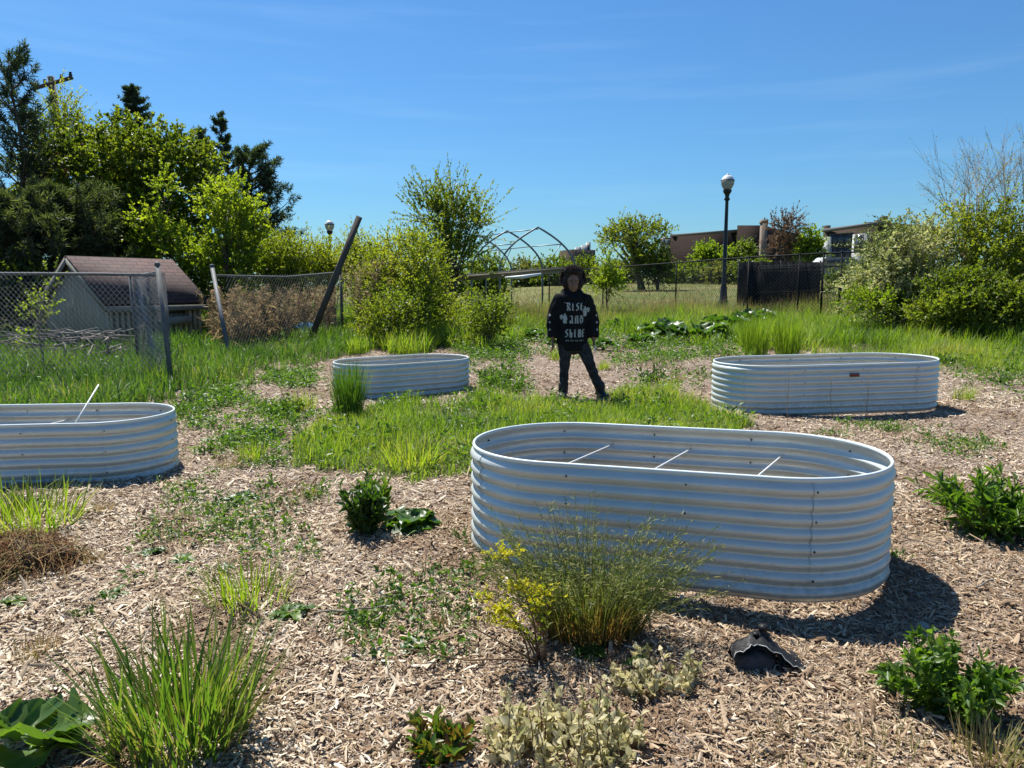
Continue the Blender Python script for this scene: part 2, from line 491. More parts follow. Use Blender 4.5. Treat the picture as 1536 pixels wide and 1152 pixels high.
# ------------------------------------------------------------------ raised beds
m, nt, p, out = new_mat('painted corrugated steel')
tcx = nt.nodes.new('ShaderNodeTexCoord'); nn = nt.nodes.new('ShaderNodeTexNoise'); nn.inputs['Scale'].default_value = 5; nn.inputs['Detail'].default_value = 8
nt.links.new(tcx.outputs['Object'], nn.inputs['Vector'])
sxyz = nt.nodes.new('ShaderNodeSeparateXYZ'); nt.links.new(tcx.outputs['Object'], sxyz.inputs[0])
n4 = nt.nodes.new('ShaderNodeTexNoise'); n4.inputs['Scale'].default_value = 22; n4.inputs['Detail'].default_value = 9; n4.inputs['Roughness'].default_value = .7
nt.links.new(tcx.outputs['Object'], n4.inputs['Vector'])
lowz = nt.nodes.new('ShaderNodeMapRange'); lowz.inputs[1].default_value, lowz.inputs[2].default_value = .24, .0; nt.links.new(sxyz.outputs[2], lowz.inputs[0])
dm = nt.nodes.new('ShaderNodeMath'); dm.operation = 'MULTIPLY_ADD'; dm.use_clamp = True          # mud splash: speckle that thins out upwards
nt.links.new(lowz.outputs[0], dm.inputs[0]); dm.inputs[1].default_value = .42; nt.links.new(n4.outputs[0], dm.inputs[2])
splash = ramp(nt, dm.outputs[0], [(.68, (0, 0, 0)), (.88, (.30, .30, .30))])
paint = ramp(nt, nn.outputs[0], [(.3, (.53, .565, .53)), (.7, (.60, .63, .59))])
nt.links.new(mixc(nt, splash, paint, (.20, .15, .11)), p.inputs['Base Color'])
nt.links.new(ramp(nt, nn.outputs[0], [(.3, (.38, .38, .38)), (.75, (.48, .48, .48))]), p.inputs['Roughness'])
p.inputs['Metallic'].default_value = .35
M['steel'] = m
M['rim'] = plain('pale rim edging', (.62, .69, .675), .5)
M['bolt'] = plain('dark bolt', (.08, .085, .09), .45, .6)
M['rod'] = plain('white rod', (.6, .62, .61), .45)
M['tin_label'] = plain('maker plate', (.03, .028, .026), .4)
M['tin_red'] = plain('red plate stripe', (.42, .07, .04), .4)


def stadium(L, W, s):
    """Point and outward normal at arc length s (from the middle of the -Y side, anticlockwise)."""
    r = W / 2; a = L / 2 - r; per = 4 * a + 2 * math.pi * r
    s = np.mod(s, per); P = np.zeros((len(s), 2)); Nn = np.zeros((len(s), 2))
    e1, e2, e3, e4 = a, a + math.pi * r, 3 * a + math.pi * r, 3 * a + 2 * math.pi * r
    k = s < e1; P[k] = np.c_[s[k], 0 * s[k] - r]; Nn[k] = (0, -1)
    k = (s >= e1) & (s < e2); th = (s[k] - e1) / r - math.pi / 2; Nn[k] = np.c_[np.cos(th), np.sin(th)]; P[k] = Nn[k] * r + [a, 0]
    k = (s >= e2) & (s < e3); P[k] = np.c_[a - (s[k] - e2), 0 * s[k] + r]; Nn[k] = (0, 1)
    k = (s >= e3) & (s < e4); th = (s[k] - e3) / r + math.pi / 2; Nn[k] = np.c_[np.cos(th), np.sin(th)]; P[k] = Nn[k] * r + [-a, 0]
    k = s >= e4; P[k] = np.c_[-a + (s[k] - e4), 0 * s[k] - r]; Nn[k] = (0, -1)
    return P, Nn, per


def raised_bed(label, cx, cy, an, L, W, H, z0, tilt, npan, off, braces, nribs, seed, plate=False, dent=0.0):
    rr = np.random.default_rng(seed)
    t = thing('raised_bed', label, 'garden bed', (cx, cy, z0), 'oval corrugated metal raised beds')
    ca, sa = math.cos(an), math.sin(an)
    per = stadium(L, W, np.array([0.]))[2]

    def put(P2, z):
        z = np.broadcast_to(z, P2.shape[:1])
        w = 1 + dent * np.exp(-((P2[:, 0] + .1) / .35) ** 2) * np.where(P2[:, 1] < 0, 1, 0) * 1.0
        y_ = P2[:, 1] * w
        return np.stack([cx + ca * P2[:, 0] - sa * y_, cy + sa * P2[:, 0] + ca * y_, z0 + tilt * P2[:, 0] + z], -1)
    flat = .022; ph = (H - flat - .006) / nribs
    zz = np.r_[0, .006 + np.arange(nribs * 9 + 1) / 9 * ph, H]
    u = np.clip((zz - .006) / ph, 0, nribs)
    prof = .021 * np.abs(np.sin(math.pi * u)) ** .85
    prof[0] = prof[-1] = 0
    step = per / npan
    for k in range(npan):
        s0 = off + k * step
        s = np.linspace(s0, s0 + step + .028, 26)
        P, Nn, _ = stadium(L, W, s)
        A = Acc(); base = (k % 2) * .0022 + rr.normal(0, .0006)
        for side, dd in ((0, base), (1, base - .0014)):
            wv = .0022 * np.sin(s * 5.1 + k)[:, None]
            V = np.stack([put(P + Nn * (pr + dd - .021 + wv * math.sin(z * 7 + k * 1.7)), z) for pr, z in zip(prof, zz)], 0)
            nr, ncol = V.shape[:2]
            i0 = (np.arange(nr - 1)[:, None] * ncol + np.arange(ncol - 1)).ravel()
            F = np.c_[i0, i0 + 1, i0 + ncol + 1, i0 + ncol]
            A.add(V.reshape(-1, 3), F if side == 0 else F[:, ::-1])
        # bolts with their nuts along the seam
        for q in range(1, nribs, 2):
            zq = .006 + (q + .5) * ph
            ss = np.array([s0 + .014]); Pq, Nq, _ = stadium(L, W, ss)
            for sg, rad, ln in ((1, .0055, .005), (-1, .006, .013)):
                d2 = Pq + Nq * (.021 - .021 + base)
                d3 = Pq + Nq * (base + sg * ln)
                a0, b0 = put(d2, zq)[0], put(d3, zq)[0]
                v, f = tubes(np.array([a0, b0]), np.array([rad, rad * .8]), 7)
                A.add(v, f, .5, 1)
        A.build('wall_panel', [M['steel'], M['bolt']], t, smooth=True)
    # rolled rim edging
    s = np.linspace(0, per, 140, endpoint=False); P, Nn, _ = stadium(L, W, s)
    th = np.arange(10) * 2 * math.pi / 10
    ring = np.stack([put(P + Nn * (-.018 + .008 * math.cos(q)), H - .006 + .0115 * math.sin(q)) for q in th], 1)
    i0 = np.arange(140)[:, None] * 10; j0 = (np.arange(140)[:, None] + 1) % 140 * 10; k0 = np.arange(10)[None]; k1 = (k0 + 1) % 10
    Acc().add(ring.reshape(-1, 3), np.stack([i0 + k0, j0 + k0, j0 + k1, i0 + k1], -1).reshape(-1, 4)).build('rim', M['rim'], t, smooth=True)
    for bx, bz in braces:
        e = put(np.array([[bx - .26, -W / 2 + .015], [bx + .02, W / 2 - .015]]), np.array([bz, bz]))
        Acc().add(*tubes(e, .0055, 8)).build('brace_rod', M['rod'], t, smooth=True)
    if plate:
        e = put(np.array([[.02, -W / 2 - .004]]), H * .79)[0]
        Acc().add(*box(e, [.055, .004, .019], an)).add(*box(e + np.array([0, -.0046, .004]), [.05, .0012, .006], an), slot=1).build('maker_plate', [M['tin_label'], M['tin_red']], t)
    return t, put


raised_bed('nearest oval corrugated metal bed with three white rods across its inside, behind the feathery grass', .843, 3.907, -.317, 2.203, 1.126, .578, .014, .011, 10, .13, [(-.42, .45), (.06, .45), (.58, .44)], 8, 1)
raised_bed('oval corrugated metal bed with a small dark maker plate on its front, by the rhubarb', 3.67, 8.642, .118, 2.655, 1.175, .557, .035, .015, 10, .1, [(-.5, .33), (.2, .33)], 8, 2, True)
raised_bed('smaller oval corrugated bed behind the single upright clump of dark grass', -1.477, 9.968, .61, 1.925, 1.087, .456, .002, 0, 9, .2, [(.2, .25)], 6, 3)
_, putL = raised_bed('oval corrugated metal bed cut off by the photo edge, loose white rod inside', -3.783, 5.653, .092, 2.222, .967, .488, -.026, 0, 10, .22, [(.1, .36)], 6, 4, dent=.06)
# the loose rod leaning in the left bed
q0, q1 = at(110, 640, 5.45), at(148, 577, 5.75)
q0 = q1 + (q0 - q1) * 1.45
tag(Acc().add(*tubes(np.array([q0, q1]), .006, 8)).build('metal_rod', M['rod'], smooth=True, loc=q0), 'thin white rod leaning up out of the leftmost metal bed', 'rod')

# ------------------------------------------------------------------ chain link fences
M['galv'] = plain('galvanised steel', (.11, .118, .12), .7, .1, var=.25, scale=8)
M['wire'] = plain('fence wire', (.20, .21, .215), .5, .4)
M['blackpaint'] = plain('black fence paint', (.010, .011, .012), .8, 0, .25)
M['blackwire'] = plain('black fence wire', (.02, .022, .022), .6)
M['oldwood'] = plain('weathered dark wood', (.075, .063, .052), .9, var=.35, scale=6, bump=.4, stretch=(1, 1, .12))


def link_mesh(A, B, hA, hB, s, rad, bow=.05):
    """Diagonal wires filling the quad over A-B (base points), heights hA and hB."""
    A, B = np.asarray(A, float), np.asarray(B, float)
    W = np.linalg.norm((B - A)[:2]); H = max(hA, hB)
    segs = []
    for sg in (1, -1):
        for k in np.arange(-H, W + H, s):
            u0, u1 = (k, k + H) if sg > 0 else (k + H, k)
            a, b = np.array([u0, 0.]), np.array([u1, H])
            d = b - a
            lo, hi = 0., 1.
            if d[0] != 0:
                tA, tB = sorted(((0 - a[0]) / d[0], (W - a[0]) / d[0]))
                lo, hi = max(lo, tA), min(hi, tB)
            if hi - lo > .01: segs.append([a + d * lo, a + d * hi, a + d * (lo + hi) / 2])
    S = np.array(segs)[:, [0, 2, 1]]
    u = S[:, :, 0] / W; w = S[:, :, 1] / H
    P = A + (B - A) * u[..., None]
    P[..., 2] += w * (hA + (hB - hA) * u)
    nrm = unit(np.array([-(B - A)[1], (B - A)[0], 0]))
    P = P + nrm * (bow * np.sin(u * 9) * np.sin(w * math.pi))[..., None]
    return tubes(P, rad, 3, cap=False)


def post(base, top, r, name, mat, parent, capr=None):
    base, top = np.asarray(base, float), np.asarray(top, float)
    A = Acc().add(*tubes(np.array([base - (top - base) * .08, top]), r, 12))
    d = top - base
    A.add(*tubes(np.array([top, top + unit(d) * .03, top + unit(d) * .05]), np.array([r * 1.18, r * 1.1, r * .3]), 12))
    return A.build(name, mat, parent, smooth=True)


# left run with its leaning end post
pA, tA = gp(258, 580), at(236, 398, 10.62)
eA = np.array([-9.6, 10.95, float(gz(-9.6, 10.95))])
t = thing('chain_link_fence', 'grey chain link fence in front of the shed, ending in a leaning post', 'fence', pA)
post(pA, tA, .034, 'end_post', M['galv'], t)
mid = np.array([-7.9, 10.85, float(gz(-7.9, 10.85))])
hA = 1.60
aM, bM = pA + np.array([-.12, 0, 0]), eA
post(eA, eA + [0, 0, 1.7], .03, 'line_post', M['galv'], t)
Acc().add(*tubes(np.array([tA - [.02, 0, .14], pA + [-.9, .03, hA - .03], mid + [0, 0, hA - .03], eA + [0, 0, hA]]), .021, 8)).build('top_rail', M['galv'], t, smooth=True)
Acc().add(*link_mesh(aM, bM, hA, hA, .085, .0030)).build('wire_mesh', M['wire'], t)
Acc().add(*tubes(np.array([at(150, 497, 10.8), at(80, 500, 10.8), at(-20, 505, 10.9)]), .006, 6)).build('tension_wire', M['wire'], t)

# open gate leaf behind the end post
gE = at(203, 470, 12.6); gT = at(195, 414, 12.6); gB = np.array([gT[0] + .05, gT[1], float(gz(gT[0], gT[1])) + .1])
t = thing('chain_link_gate', 'chain link gate leaf swung back behind the leaning end post', 'gate', gB)
hinge0, hinge1 = pA + [-.03, .06, .15], tA + [-.02, .06, -.10]
Acc().add(*tubes(np.array([gB, gT]), .03, 10)).add(*tubes(np.array([gT, hinge1]), .02, 8)).add(*tubes(np.array([gB, hinge0]), .02, 8)).build('gate_frame', M['galv'], t, smooth=True)
Acc().add(*link_mesh(gB, hinge0, gT[2] - gB[2], hinge1[2] - hinge0[2], .075, .0032)).build('wire_mesh', M['wire'], t)

# second run beyond the gap
pB, tB = gp(345, 541), at(318, 400, 14.5)
pC, tC = gp(513, 508), at(511, 407, 19.2)
pC = np.array([tC[0], 19.2, float(gz(tC[0], 19.2))])
t = thing('chain_link_fence', 'grey chain link fence in front of the dry reeds, between two leaning posts', 'fence', pB)
post(pB, tB, .04, 'end_post', M['galv'], t)
post(pC, tC, .04, 'end_post', M['galv'], t)
Acc().add(*tubes(np.array([tB - [0, 0, .17], tB * .5 + tC * .5 - [0, 0, .17], tC - [0, 0, .02]]), .021, 8)).build('top_rail', M['galv'], t, smooth=True)
Acc().add(*link_mesh(pB, pC, tB[2] - pB[2] - .18, tC[2] - pC[2] - .05, .12, .0022)).build('wire_mesh', M['wire'], t)
# plank
w0, w1 = at(470, 498, 16.9), at(539, 325, 17.3)
v, f = beam(w0 + (w0 - w1) * .1, w1, .05, .14)
tag(Acc().add(v, f).build('wooden_plank', M['oldwood'], loc=w0), 'long dark weathered plank leaning steeply against the fence end', 'plank')
b0 = at(452, 492, 18.2)
g_ = np.linspace(-1, 1, 9); U_, V_ = np.meshgrid(g_, g_)
bl = np.stack([b0[0] + U_ * .42, b0[1] + V_ * .2, b0[2] + .1 + .06 * np.sin(U_ * 5 + V_ * 3) - .1 * V_ ** 2], -1).reshape(-1, 3)
i9 = (np.arange(8)[:, None] * 9 + np.arange(8)).ravel()
tag(Acc().add(bl, np.c_[i9, i9 + 1, i9 + 10, i9 + 9]).build('plastic_sheet', plain('blue plastic', (.07, .20, .42), .85, 0, .1), loc=b0), 'crumpled light blue plastic sheet at the plank foot', 'plastic sheet')

# black fence on the right
t = thing('black_fence', 'long black chain link fence running across the back of the meadow', 'fence', at(1124, 443, 23.5))
bp_ = [(824, 409, 34.0), (905, 402, 31.5), (1015, 394, 28.0), (1124, 386, 23.8), (1200, 382, 22.8), (1236, 380, 22.3), (1263, 379, 22.0), (1330, 376, 21.4), (1420, 373, 20.8)]
tops = [at(*b) for b in bp_]
bases = [np.array([q[0], q[1], float(gz(q[0], q[1]))]) for q in tops]
for q, b in zip(tops, bases): post(b, q, .028, 'fence_post', M['blackpaint'], t)
Acc().add(*tubes(np.array(tops), .024, 8)).build('top_rail', M['blackpaint'], t, smooth=True)
A = Acc()
for k in range(len(tops) - 1):
    A.add(*link_mesh(bases[k], bases[k + 1], tops[k][2] - bases[k][2] - .03, tops[k + 1][2] - bases[k + 1][2] - .03, .12, .0035))
A.build('wire_mesh', M['blackwire'], t)

# dark screened enclosure and picket fence beyond it
t = thing('screened_enclosure', 'low enclosure wrapped in dark screen cloth behind the black fence', 'enclosure', at(1170, 440, 27))
c0, c1, c2 = at(1108, 393, 27.5), at(1230, 393, 29), at(1130, 392, 31)
M['screen'] = plain('dark screen cloth', (.011, .012, .015), .9, 0, .08, var=.3, scale=5)
A = Acc()
for k in range(12):
    a0, a1 = c0 + (c1 - c0) * k / 12, c0 + (c1 - c0) * (k + 1) / 12
    z0_ = float(gz(a0[0], a0[1])); wv = .05 * math.sin(k * 2.1)
    A.add(*beam(np.array([a0[0], a0[1] + wv, (z0_ + a0[2]) / 2]), np.array([a1[0], a1[1] + .05 * math.sin((k + 1) * 2.1), (z0_ + a0[2]) / 2]), .02, a0[2] - z0_))
A.add(*beam(np.array([c0[0], c0[1] + .02, (gz(c0[0], c0[1]) + c0[2]) / 2]), np.array([c0[0] * 1.16, c0[1] * 1.14, (gz(c0[0], c0[1]) + c0[2]) / 2]), .02, c0[2] - float(gz(c0[0], c0[1]))))
A.build('screen_cloth', M['screen'], t)
for k in range(5):
    a0 = c0 + (c1 - c0) * k / 4
    Acc().add(*tubes(np.array([[a0[0], a0[1] - .06, float(gz(a0[0], a0[1]))], [a0[0], a0[1] - .06, a0[2] + .05]]), .035, 8)).build('fence_post', M['blackpaint'], t)
t = thing('picket_fence', 'black metal picket fence with thin upright bars behind the meadow', 'fence', at(1200, 440, 24.5))
f0, f1 = at(1138, 398, 24.8), at(1300, 392, 24.2)
A = Acc()
for k in range(75):
    a0 = f0 + (f1 - f0) * k / 74
    A.add(*tubes(np.array([[a0[0], a0[1], float(gz(a0[0], a0[1]))], a0]), .009, 4))
A.build('picket', M['blackpaint'], t)
for dz in (.12, .9): Acc().add(*beam(f0 - [0, 0, dz], f1 - [0, 0, dz], .03, .035)).build('rail', M['blackpaint'], t)

# ------------------------------------------------------------------ shed
M['siding'] = plain('grey beige board siding', (.36, .315, .235), .85, var=.18, scale=7, stretch=(3, 3, .3))
M['trim'] = plain('grey green trim board', (.20, .20, .165), .8, var=.2, scale=9)
M['dark'] = plain('dark opening', (.012, .012, .012), .9)
m, nt, p, out = new_mat('red brown roof shingles')
tcx = nt.nodes.new('ShaderNodeTexCoord'); br = nt.nodes.new('ShaderNodeTexBrick'); nn = nt.nodes.new('ShaderNodeTexNoise')
nn.inputs['Scale'].default_value = 14
mpx = nt.nodes.new('ShaderNodeMapping')
nt.links.new(tcx.outputs['UV'], mpx.inputs[0]); nt.links.new(mpx.outputs[0], br.inputs[0]); nt.links.new(tcx.outputs['Object'], nn.inputs['Vector'])
br.inputs['Color1'].default_value, br.inputs['Color2'].default_value, br.inputs['Mortar'].default_value = (.105, .058, .052, 1), (.075, .044, .042, 1), (.03, .016, .015, 1)
br.inputs['Scale'].default_value = 1; br.inputs['Mortar Size'].default_value = .012; br.inputs['Brick Width'].default_value = .3; br.inputs['Row Height'].default_value = .125
nt.links.new(mixc(nt, .5, br.outputs['Color'], ramp(nt, nn.outputs[0], [(.3, (.5, .5, .5)), (.7, (1, 1, 1))]), 'MULTIPLY'), p.inputs['Base Color'])
p.inputs['Roughness'].default_value = .9
M['shingle'] = m
C0 = at(163, 500, 15.5)[:2]; ux = np.array([1.12, 2.0]) / 2.292; uy = np.array([-2.0, 1.12]) / 2.292     # along the eave, along the gable
SL, SW, SE, SR = 2.3, 2.25, 1.15, 2.04
sz = .12
t = thing('garden_shed', 'small beige shed with a red brown shingle roof behind the fence', 'shed', (*C0, sz))


def sp(u, v, z): return np.array([*(C0 + ux * u + uy * v), z])


A = Acc()
nb = 18
for k in range(nb):                                                 # front boards
    u0, u1 = SL * k / nb, SL * (k + 1) / nb - .012
    A.add(*beam(sp((u0 + u1) / 2, .012, sz), sp((u0 + u1) / 2, .012, SE), u1 - u0, .024))
A.build('wall', M['siding'], t)
A = Acc()
for k in range(nb):
    u0, u1 = SL * k / nb, SL * (k + 1) / nb - .012
    A.add(*beam(sp((u0 + u1) / 2, SW - .012, sz), sp((u0 + u1) / 2, SW - .012, SE), u1 - u0, .024))
A.build('back_wall', M['siding'], t)
for uu in (0, SL):
    A = Acc()
    nb = 16
    for k in range(nb):
        v0, v1 = SW * k / nb, SW * (k + 1) / nb - .012
        vm = (v0 + v1) / 2; top = SE + (SR - SE) * (1 - abs(vm - SW / 2) / (SW / 2)) - .03
        a_, b_ = sp(uu + (.03 if uu == 0 else -.03), vm, sz), sp(uu + (.03 if uu == 0 else -.03), vm, top)
        A.add(*box((a_ + b_) / 2, [(v1 - v0) / 2, .012, (top - sz) / 2], axes=[[*uy, 0], [*(-ux), 0], [0, 0, 1]]))
    A.build('gable_wall', M['siding'], t)
Acc().add(*box(sp(SL / 2, SW / 2, (SE + sz) / 2), [SL / 2 - .06, SW / 2 - .06, (SE - sz) / 2 - .02], axes=[[*ux, 0], [*uy, 0], [0, 0, 1]])).build('wall_lining', M['dark'], t)


def roof_slab(v0, z0, v1, z1):
    oh = .12
    P = [sp(-oh, v0, z0), sp(SL + oh, v0, z0), sp(SL + oh, v1, z1), sp(-oh, v1, z1)]
    nrm = unit(np.cross(P[1] - P[0], P[3] - P[0])); nrm = nrm if nrm[2] > 0 else -nrm
    Q = [q + nrm * .045 for q in P]
    o = Acc().add(np.array(P + Q), np.array([[3, 2, 1, 0], [4, 5, 6, 7], [0, 1, 5, 4], [1, 2, 6, 5], [2, 3, 7, 6], [3, 0, 4, 7]])).build('roof', M['shingle'], t)
    uv = o.data.uv_layers.new(name='UVMap')
    ln = math.hypot(v1 - v0, z1 - z0)
    cor = {0: (0, 0), 1: (SL + 2 * oh, 0), 2: (SL + 2 * oh, ln), 3: (0, ln)}
    for l in o.data.loops: uv.data[l.index].uv = cor[l.vertex_index % 4]


sl_ = (SR - SE) / (SW / 2)
roof_slab(-.16, SE - .16 * sl_, SW / 2, SR)
roof_slab(SW + .16, SE - .16 * sl_, SW / 2, SR)
Acc().add(*beam(sp(-.1, -.15, SE - .20), sp(SL + .1, -.15, SE - .20), .03, .12)).build('eave_trim', M['trim'], t)
for vv in (0, 1):
    e0 = sp(-.125, -.16 if vv == 0 else SW + .16, SE - .22); e1 = sp(-.125, SW / 2, SR - .05)
    Acc().add(*beam(e0, e1, .025, .1)).build('gable_trim', M['trim'], t)
W_ = Acc().add(*box(sp(1.62, -.02, .92), [.27, .02, .15], axes=[[*ux, 0], [*uy, 0], [0, 0, 1]])).build('window', M['trim'], t)
Acc().add(*box(sp(1.62, -.042, .92), [.22, .012, .105], axes=[[*ux, 0], [*uy, 0], [0, 0, 1]])).build('pane', plain('dark window glass', (.05, .05, .04), .15), W_)
Acc().add(*box(sp(1.62, -.085, .66), [.29, .075, .09], axes=[[*ux, 0], [*uy, 0], [0, 0, 1]])).build('window_box', M['trim'], t)

# ------------------------------------------------------------------ hoop house frame
M['hoop'] = plain('blue grey tube', (.13, .17, .20), .45, .4)
M['greywood'] = plain('grey weathered board', (.30, .28, .25), .9, var=.3, scale=6, stretch=(.3, 1, 1))
t = thing('greenhouse_frame', 'bare pointed hoop frame of a greenhouse tunnel without cover', 'greenhouse frame', at(800, 450, 25))
hoops = [(.86, 25.0), (-.17, 26.6), (-1.28, 29.0), (-2.35, 31.2)]
ax = unit(np.array([hoops[2][0] - hoops[0][0], hoops[2][1] - hoops[0][1]])); wd = np.array([ax[1], -ax[0]]) if ax[1] > 0 else np.array([-ax[1], ax[0]])
wd = unit(wd * np.array([1, .2]))
HW, HA, HS = 1.27, 3.36, 1.95


def hoop_pt(c, u, k):
    z0_ = float(gz(c[0], c[1]))
    return np.array([c[0] + wd[0] * u, c[1] + wd[1] * u, k])


for c in hoops:
    pts = []
    for sg in (-1, 1):
        arc = [(sg * HW * (1 - q ** 2.1), HS + (HA - HS) * q) for q in np.linspace(0, 1, 12)]
        seq = [(sg * HW, float(gz(c[0], c[1])) - .1), (sg * HW, HS - .5)] + arc
        pts += seq if sg < 0 else seq[::-1][1:]
    Acc().add(*tubes(np.array([hoop_pt(c, u, z) for u, z in pts]), .032, 8)).build('hoop', M['hoop'], t, smooth=True)
for fu, zz_ in ((0, HA - .06), (.62, HA - .55), (-.62, HA - .55)):
    Acc().add(*tubes(np.array([hoop_pt(c, fu * HW * (1 if fu else 0), zz_) for c in hoops]), .018, 6)).build('purlin', M['hoop'], t)
for k in range(3):
    Acc().add(*tubes(np.array([hoop_pt(hoops[k], -HW, HS + .1), hoop_pt(hoops[k + 1], -.35 * HW, HA - .3)]), .014, 6)).build('brace', M['hoop'], t)
Acc().add(*tubes(np.array([hoop_pt(hoops[0], .62 * HW, HA - .55), hoop_pt(hoops[0], .2 * HW, HS + .1)]), .014, 6)).build('brace', M['hoop'], t)
Acc().add(*tubes(np.array([hoop_pt(hoops[0], -.7 * HW, HS + .72), hoop_pt(hoops[0], -.95 * HW, HS)]), .014, 6)).build('brace', M['hoop'], t)
h0, h1 = at(683, 418, 23.8), at(868, 404, 24.2)
Acc().add(*beam(h0, h1, .05, .17)).build('hip_board', M['greywood'], t)
Acc().add(*beam(h0 + [0, -.2, .1], h1 + [0, -.2, .1], .42, .03)).build('shelf_board', M['greywood'], t)
r0, r1 = at(758, 417, 23.3), at(812, 411, 23.4)
Acc().add(*tubes(np.array([r0, (r0 + r1) / 2 - [0, 0, .03], r1]), np.array([.04, .06, .035]), 8)).build('rolled_plastic', plain('white plastic film', (.75, .77, .78), .5), t, smooth=True)

# ------------------------------------------------------------------ street lamps
M['lamp_black'] = plain('black lamp metal', (.016, .018, .02), .42, .3)
m, nt, p, out = new_mat('lamp globe acrylic')
p.inputs['Base Color'].default_value = (.42, .40, .34, 1); p.inputs['Roughness'].default_value = .35; p.inputs['Transmission Weight'].default_value = .35
M['globe'] = m


def street_lamp(label, px, ptop, d, zb, hscale=1.0):
    top = at(px, ptop, d); c = np.array([top[0], top[1], 0])
    b = float(gz(c[0], c[1])) if zb is None else zb
    zt = top[2]; t = thing('street_lamp', label, 'street lamp', (c[0], c[1], b), 'park street lamps')
    s = hscale
    A = Acc()
    A.add(*lathe([(0, b - .2), (.20 * s, b - .2), (.20 * s, b + .35), (.15 * s, b + .45), (.12 * s, b + .9), (.085 * s, b + 1.0), (.062 * s, zt - 1.05 * s), (.062 * s, zt - 1.0 * s)], c, 16))
    A.build('pole', M['lamp_black'], t, smooth=True)
    Acc().add(*lathe([(0, zt - 1.02 * s), (.075 * s, zt - 1.02 * s), (.12 * s, zt - .96 * s), (.075 * s, zt - .90 * s), (.085 * s, zt - .80 * s), (.15 * s, zt - .70 * s), (.17 * s, zt - .62 * s), (.12 * s, zt - .60 * s), (0, zt - .60 * s)], c, 20)).build('fitter', M['lamp_black'], t, smooth=True)
    Acc().add(*lathe([(.13 * s, zt - .60 * s), (.17 * s, zt - .55 * s), (.235 * s, zt - .42 * s), (.25 * s, zt - .33 * s), (.235 * s, zt - .26 * s), (0, zt - .255 * s)], c, 24)).build('globe', M['globe'], t, smooth=True)
    Acc().add(*lathe([(.255 * s, zt - .285 * s), (.262 * s, zt - .27 * s), (.255 * s, zt - .25 * s)], c, 24)).build('band', M['lamp_black'], t, smooth=True)
    Acc().add(*lathe([(.24 * s, zt - .25 * s), (.2 * s, zt - .15 * s), (.11 * s, zt - .08 * s), (.04 * s, zt - .06 * s), (.05 * s, zt - .03 * s), (.02 * s, zt - .005 * s), (0, zt)], c, 24)).build('cap', plain('milky cap', (.62, .63, .60), .35), t, smooth=True)


street_lamp('tall black lamp post with an acorn globe behind the black fence', 1092, 260, 27.5, None, .95)
street_lamp('lamp head showing above the yellow green shrubs by the leaning plank', 494, 329, 38.0, None, .95)

# utility pole with cross arm and wires
t = thing('utility_pole', 'leaning wooden utility pole with a cross arm above the trees', 'utility pole', (*at(98, 430, 30)[:2], .4))
u1 = at(76, 115, 30); u0 = np.array([u1[0] + .55, 30.2, .4])
Acc().add(*tubes(np.array([u0, (u0 + u1) / 2, u1]), np.array([.17, .15, .13]), 10)).build('pole', M['bark_grey'], t, smooth=True)
x0, x1 = at(50, 133, 29.8), at(109, 116, 29.9)
Acc().add(*beam(x0, x1, .1, .12)).build('cross_arm', M['oldwood'], t)
for k in (.05, .3, .72, .95):
    q = x0 + (x1 - x0) * k
    Acc().add(*lathe([(0, 0), (.05, 0), (.07, .06), (.04, .1), (.06, .15), (0, .18)], q + [0, 0, .06], 10)).build('insulator', M['lamp_black'], t, smooth=True)
A = Acc()
for k, dy in ((.05, 0), (.3, 3)):
    q = x0 + (x1 - x0) * k + [0, 0, .22]
    e = at(-60, 60 + dy * 4, 24)
    tt = np.linspace(0, 1, 14)[:, None]
    A.add(*tubes(q + (e - q) * tt - np.array([0, 0, .5]) * (4 * tt * (1 - tt)), .008, 4))
A.build('power_wire', M['blackwire'], t)

# ------------------------------------------------------------------ distant buildings
m, nt, p, out = new_mat('dark brick')
tcx = nt.nodes.new('ShaderNodeTexCoord'); br = nt.nodes.new('ShaderNodeTexBrick'); mpx = nt.nodes.new('ShaderNodeMapping')
mpx.inputs['Rotation'].default_value = (math.pi / 2, 0, 0)
nt.links.new(tcx.outputs['Object'], mpx.inputs[0]); nt.links.new(mpx.outputs[0], br.inputs[0])
br.inputs['Color1'].default_value, br.inputs['Color2'].default_value, br.inputs['Mortar'].default_value = (.028, .018, .016, 1), (.037, .025, .021, 1), (.022, .019, .017, 1)
br.inputs['Scale'].default_value = 1.0; br.inputs['Brick Width'].default_value = 1.6; br.inputs['Row Height'].default_value = .5; br.inputs['Mortar Size'].default_value = .03
nt.links.new(br.outputs['Color'], p.inputs['Base Color']); p.inputs['Roughness'].default_value = .9; p.inputs['Specular IOR Level'].default_value = .1
M['dkbrick'] = m
M['tanwall'] = plain('tan wall', (.17, .13, .10), .9, var=.1, scale=.6)
M['brownwall'] = plain('brown wall', (.055, .041, .034), .9, 0, .1, var=.06, scale=.8)
M['palewall'] = plain('pale grey wall', (.42, .43, .42), .9, var=.08, scale=.8)
M['roofgrey'] = plain('flat roof edge', (.10, .10, .10), .8)
M['glass'] = plain('dark window glass far', (.05, .06, .07), .12)


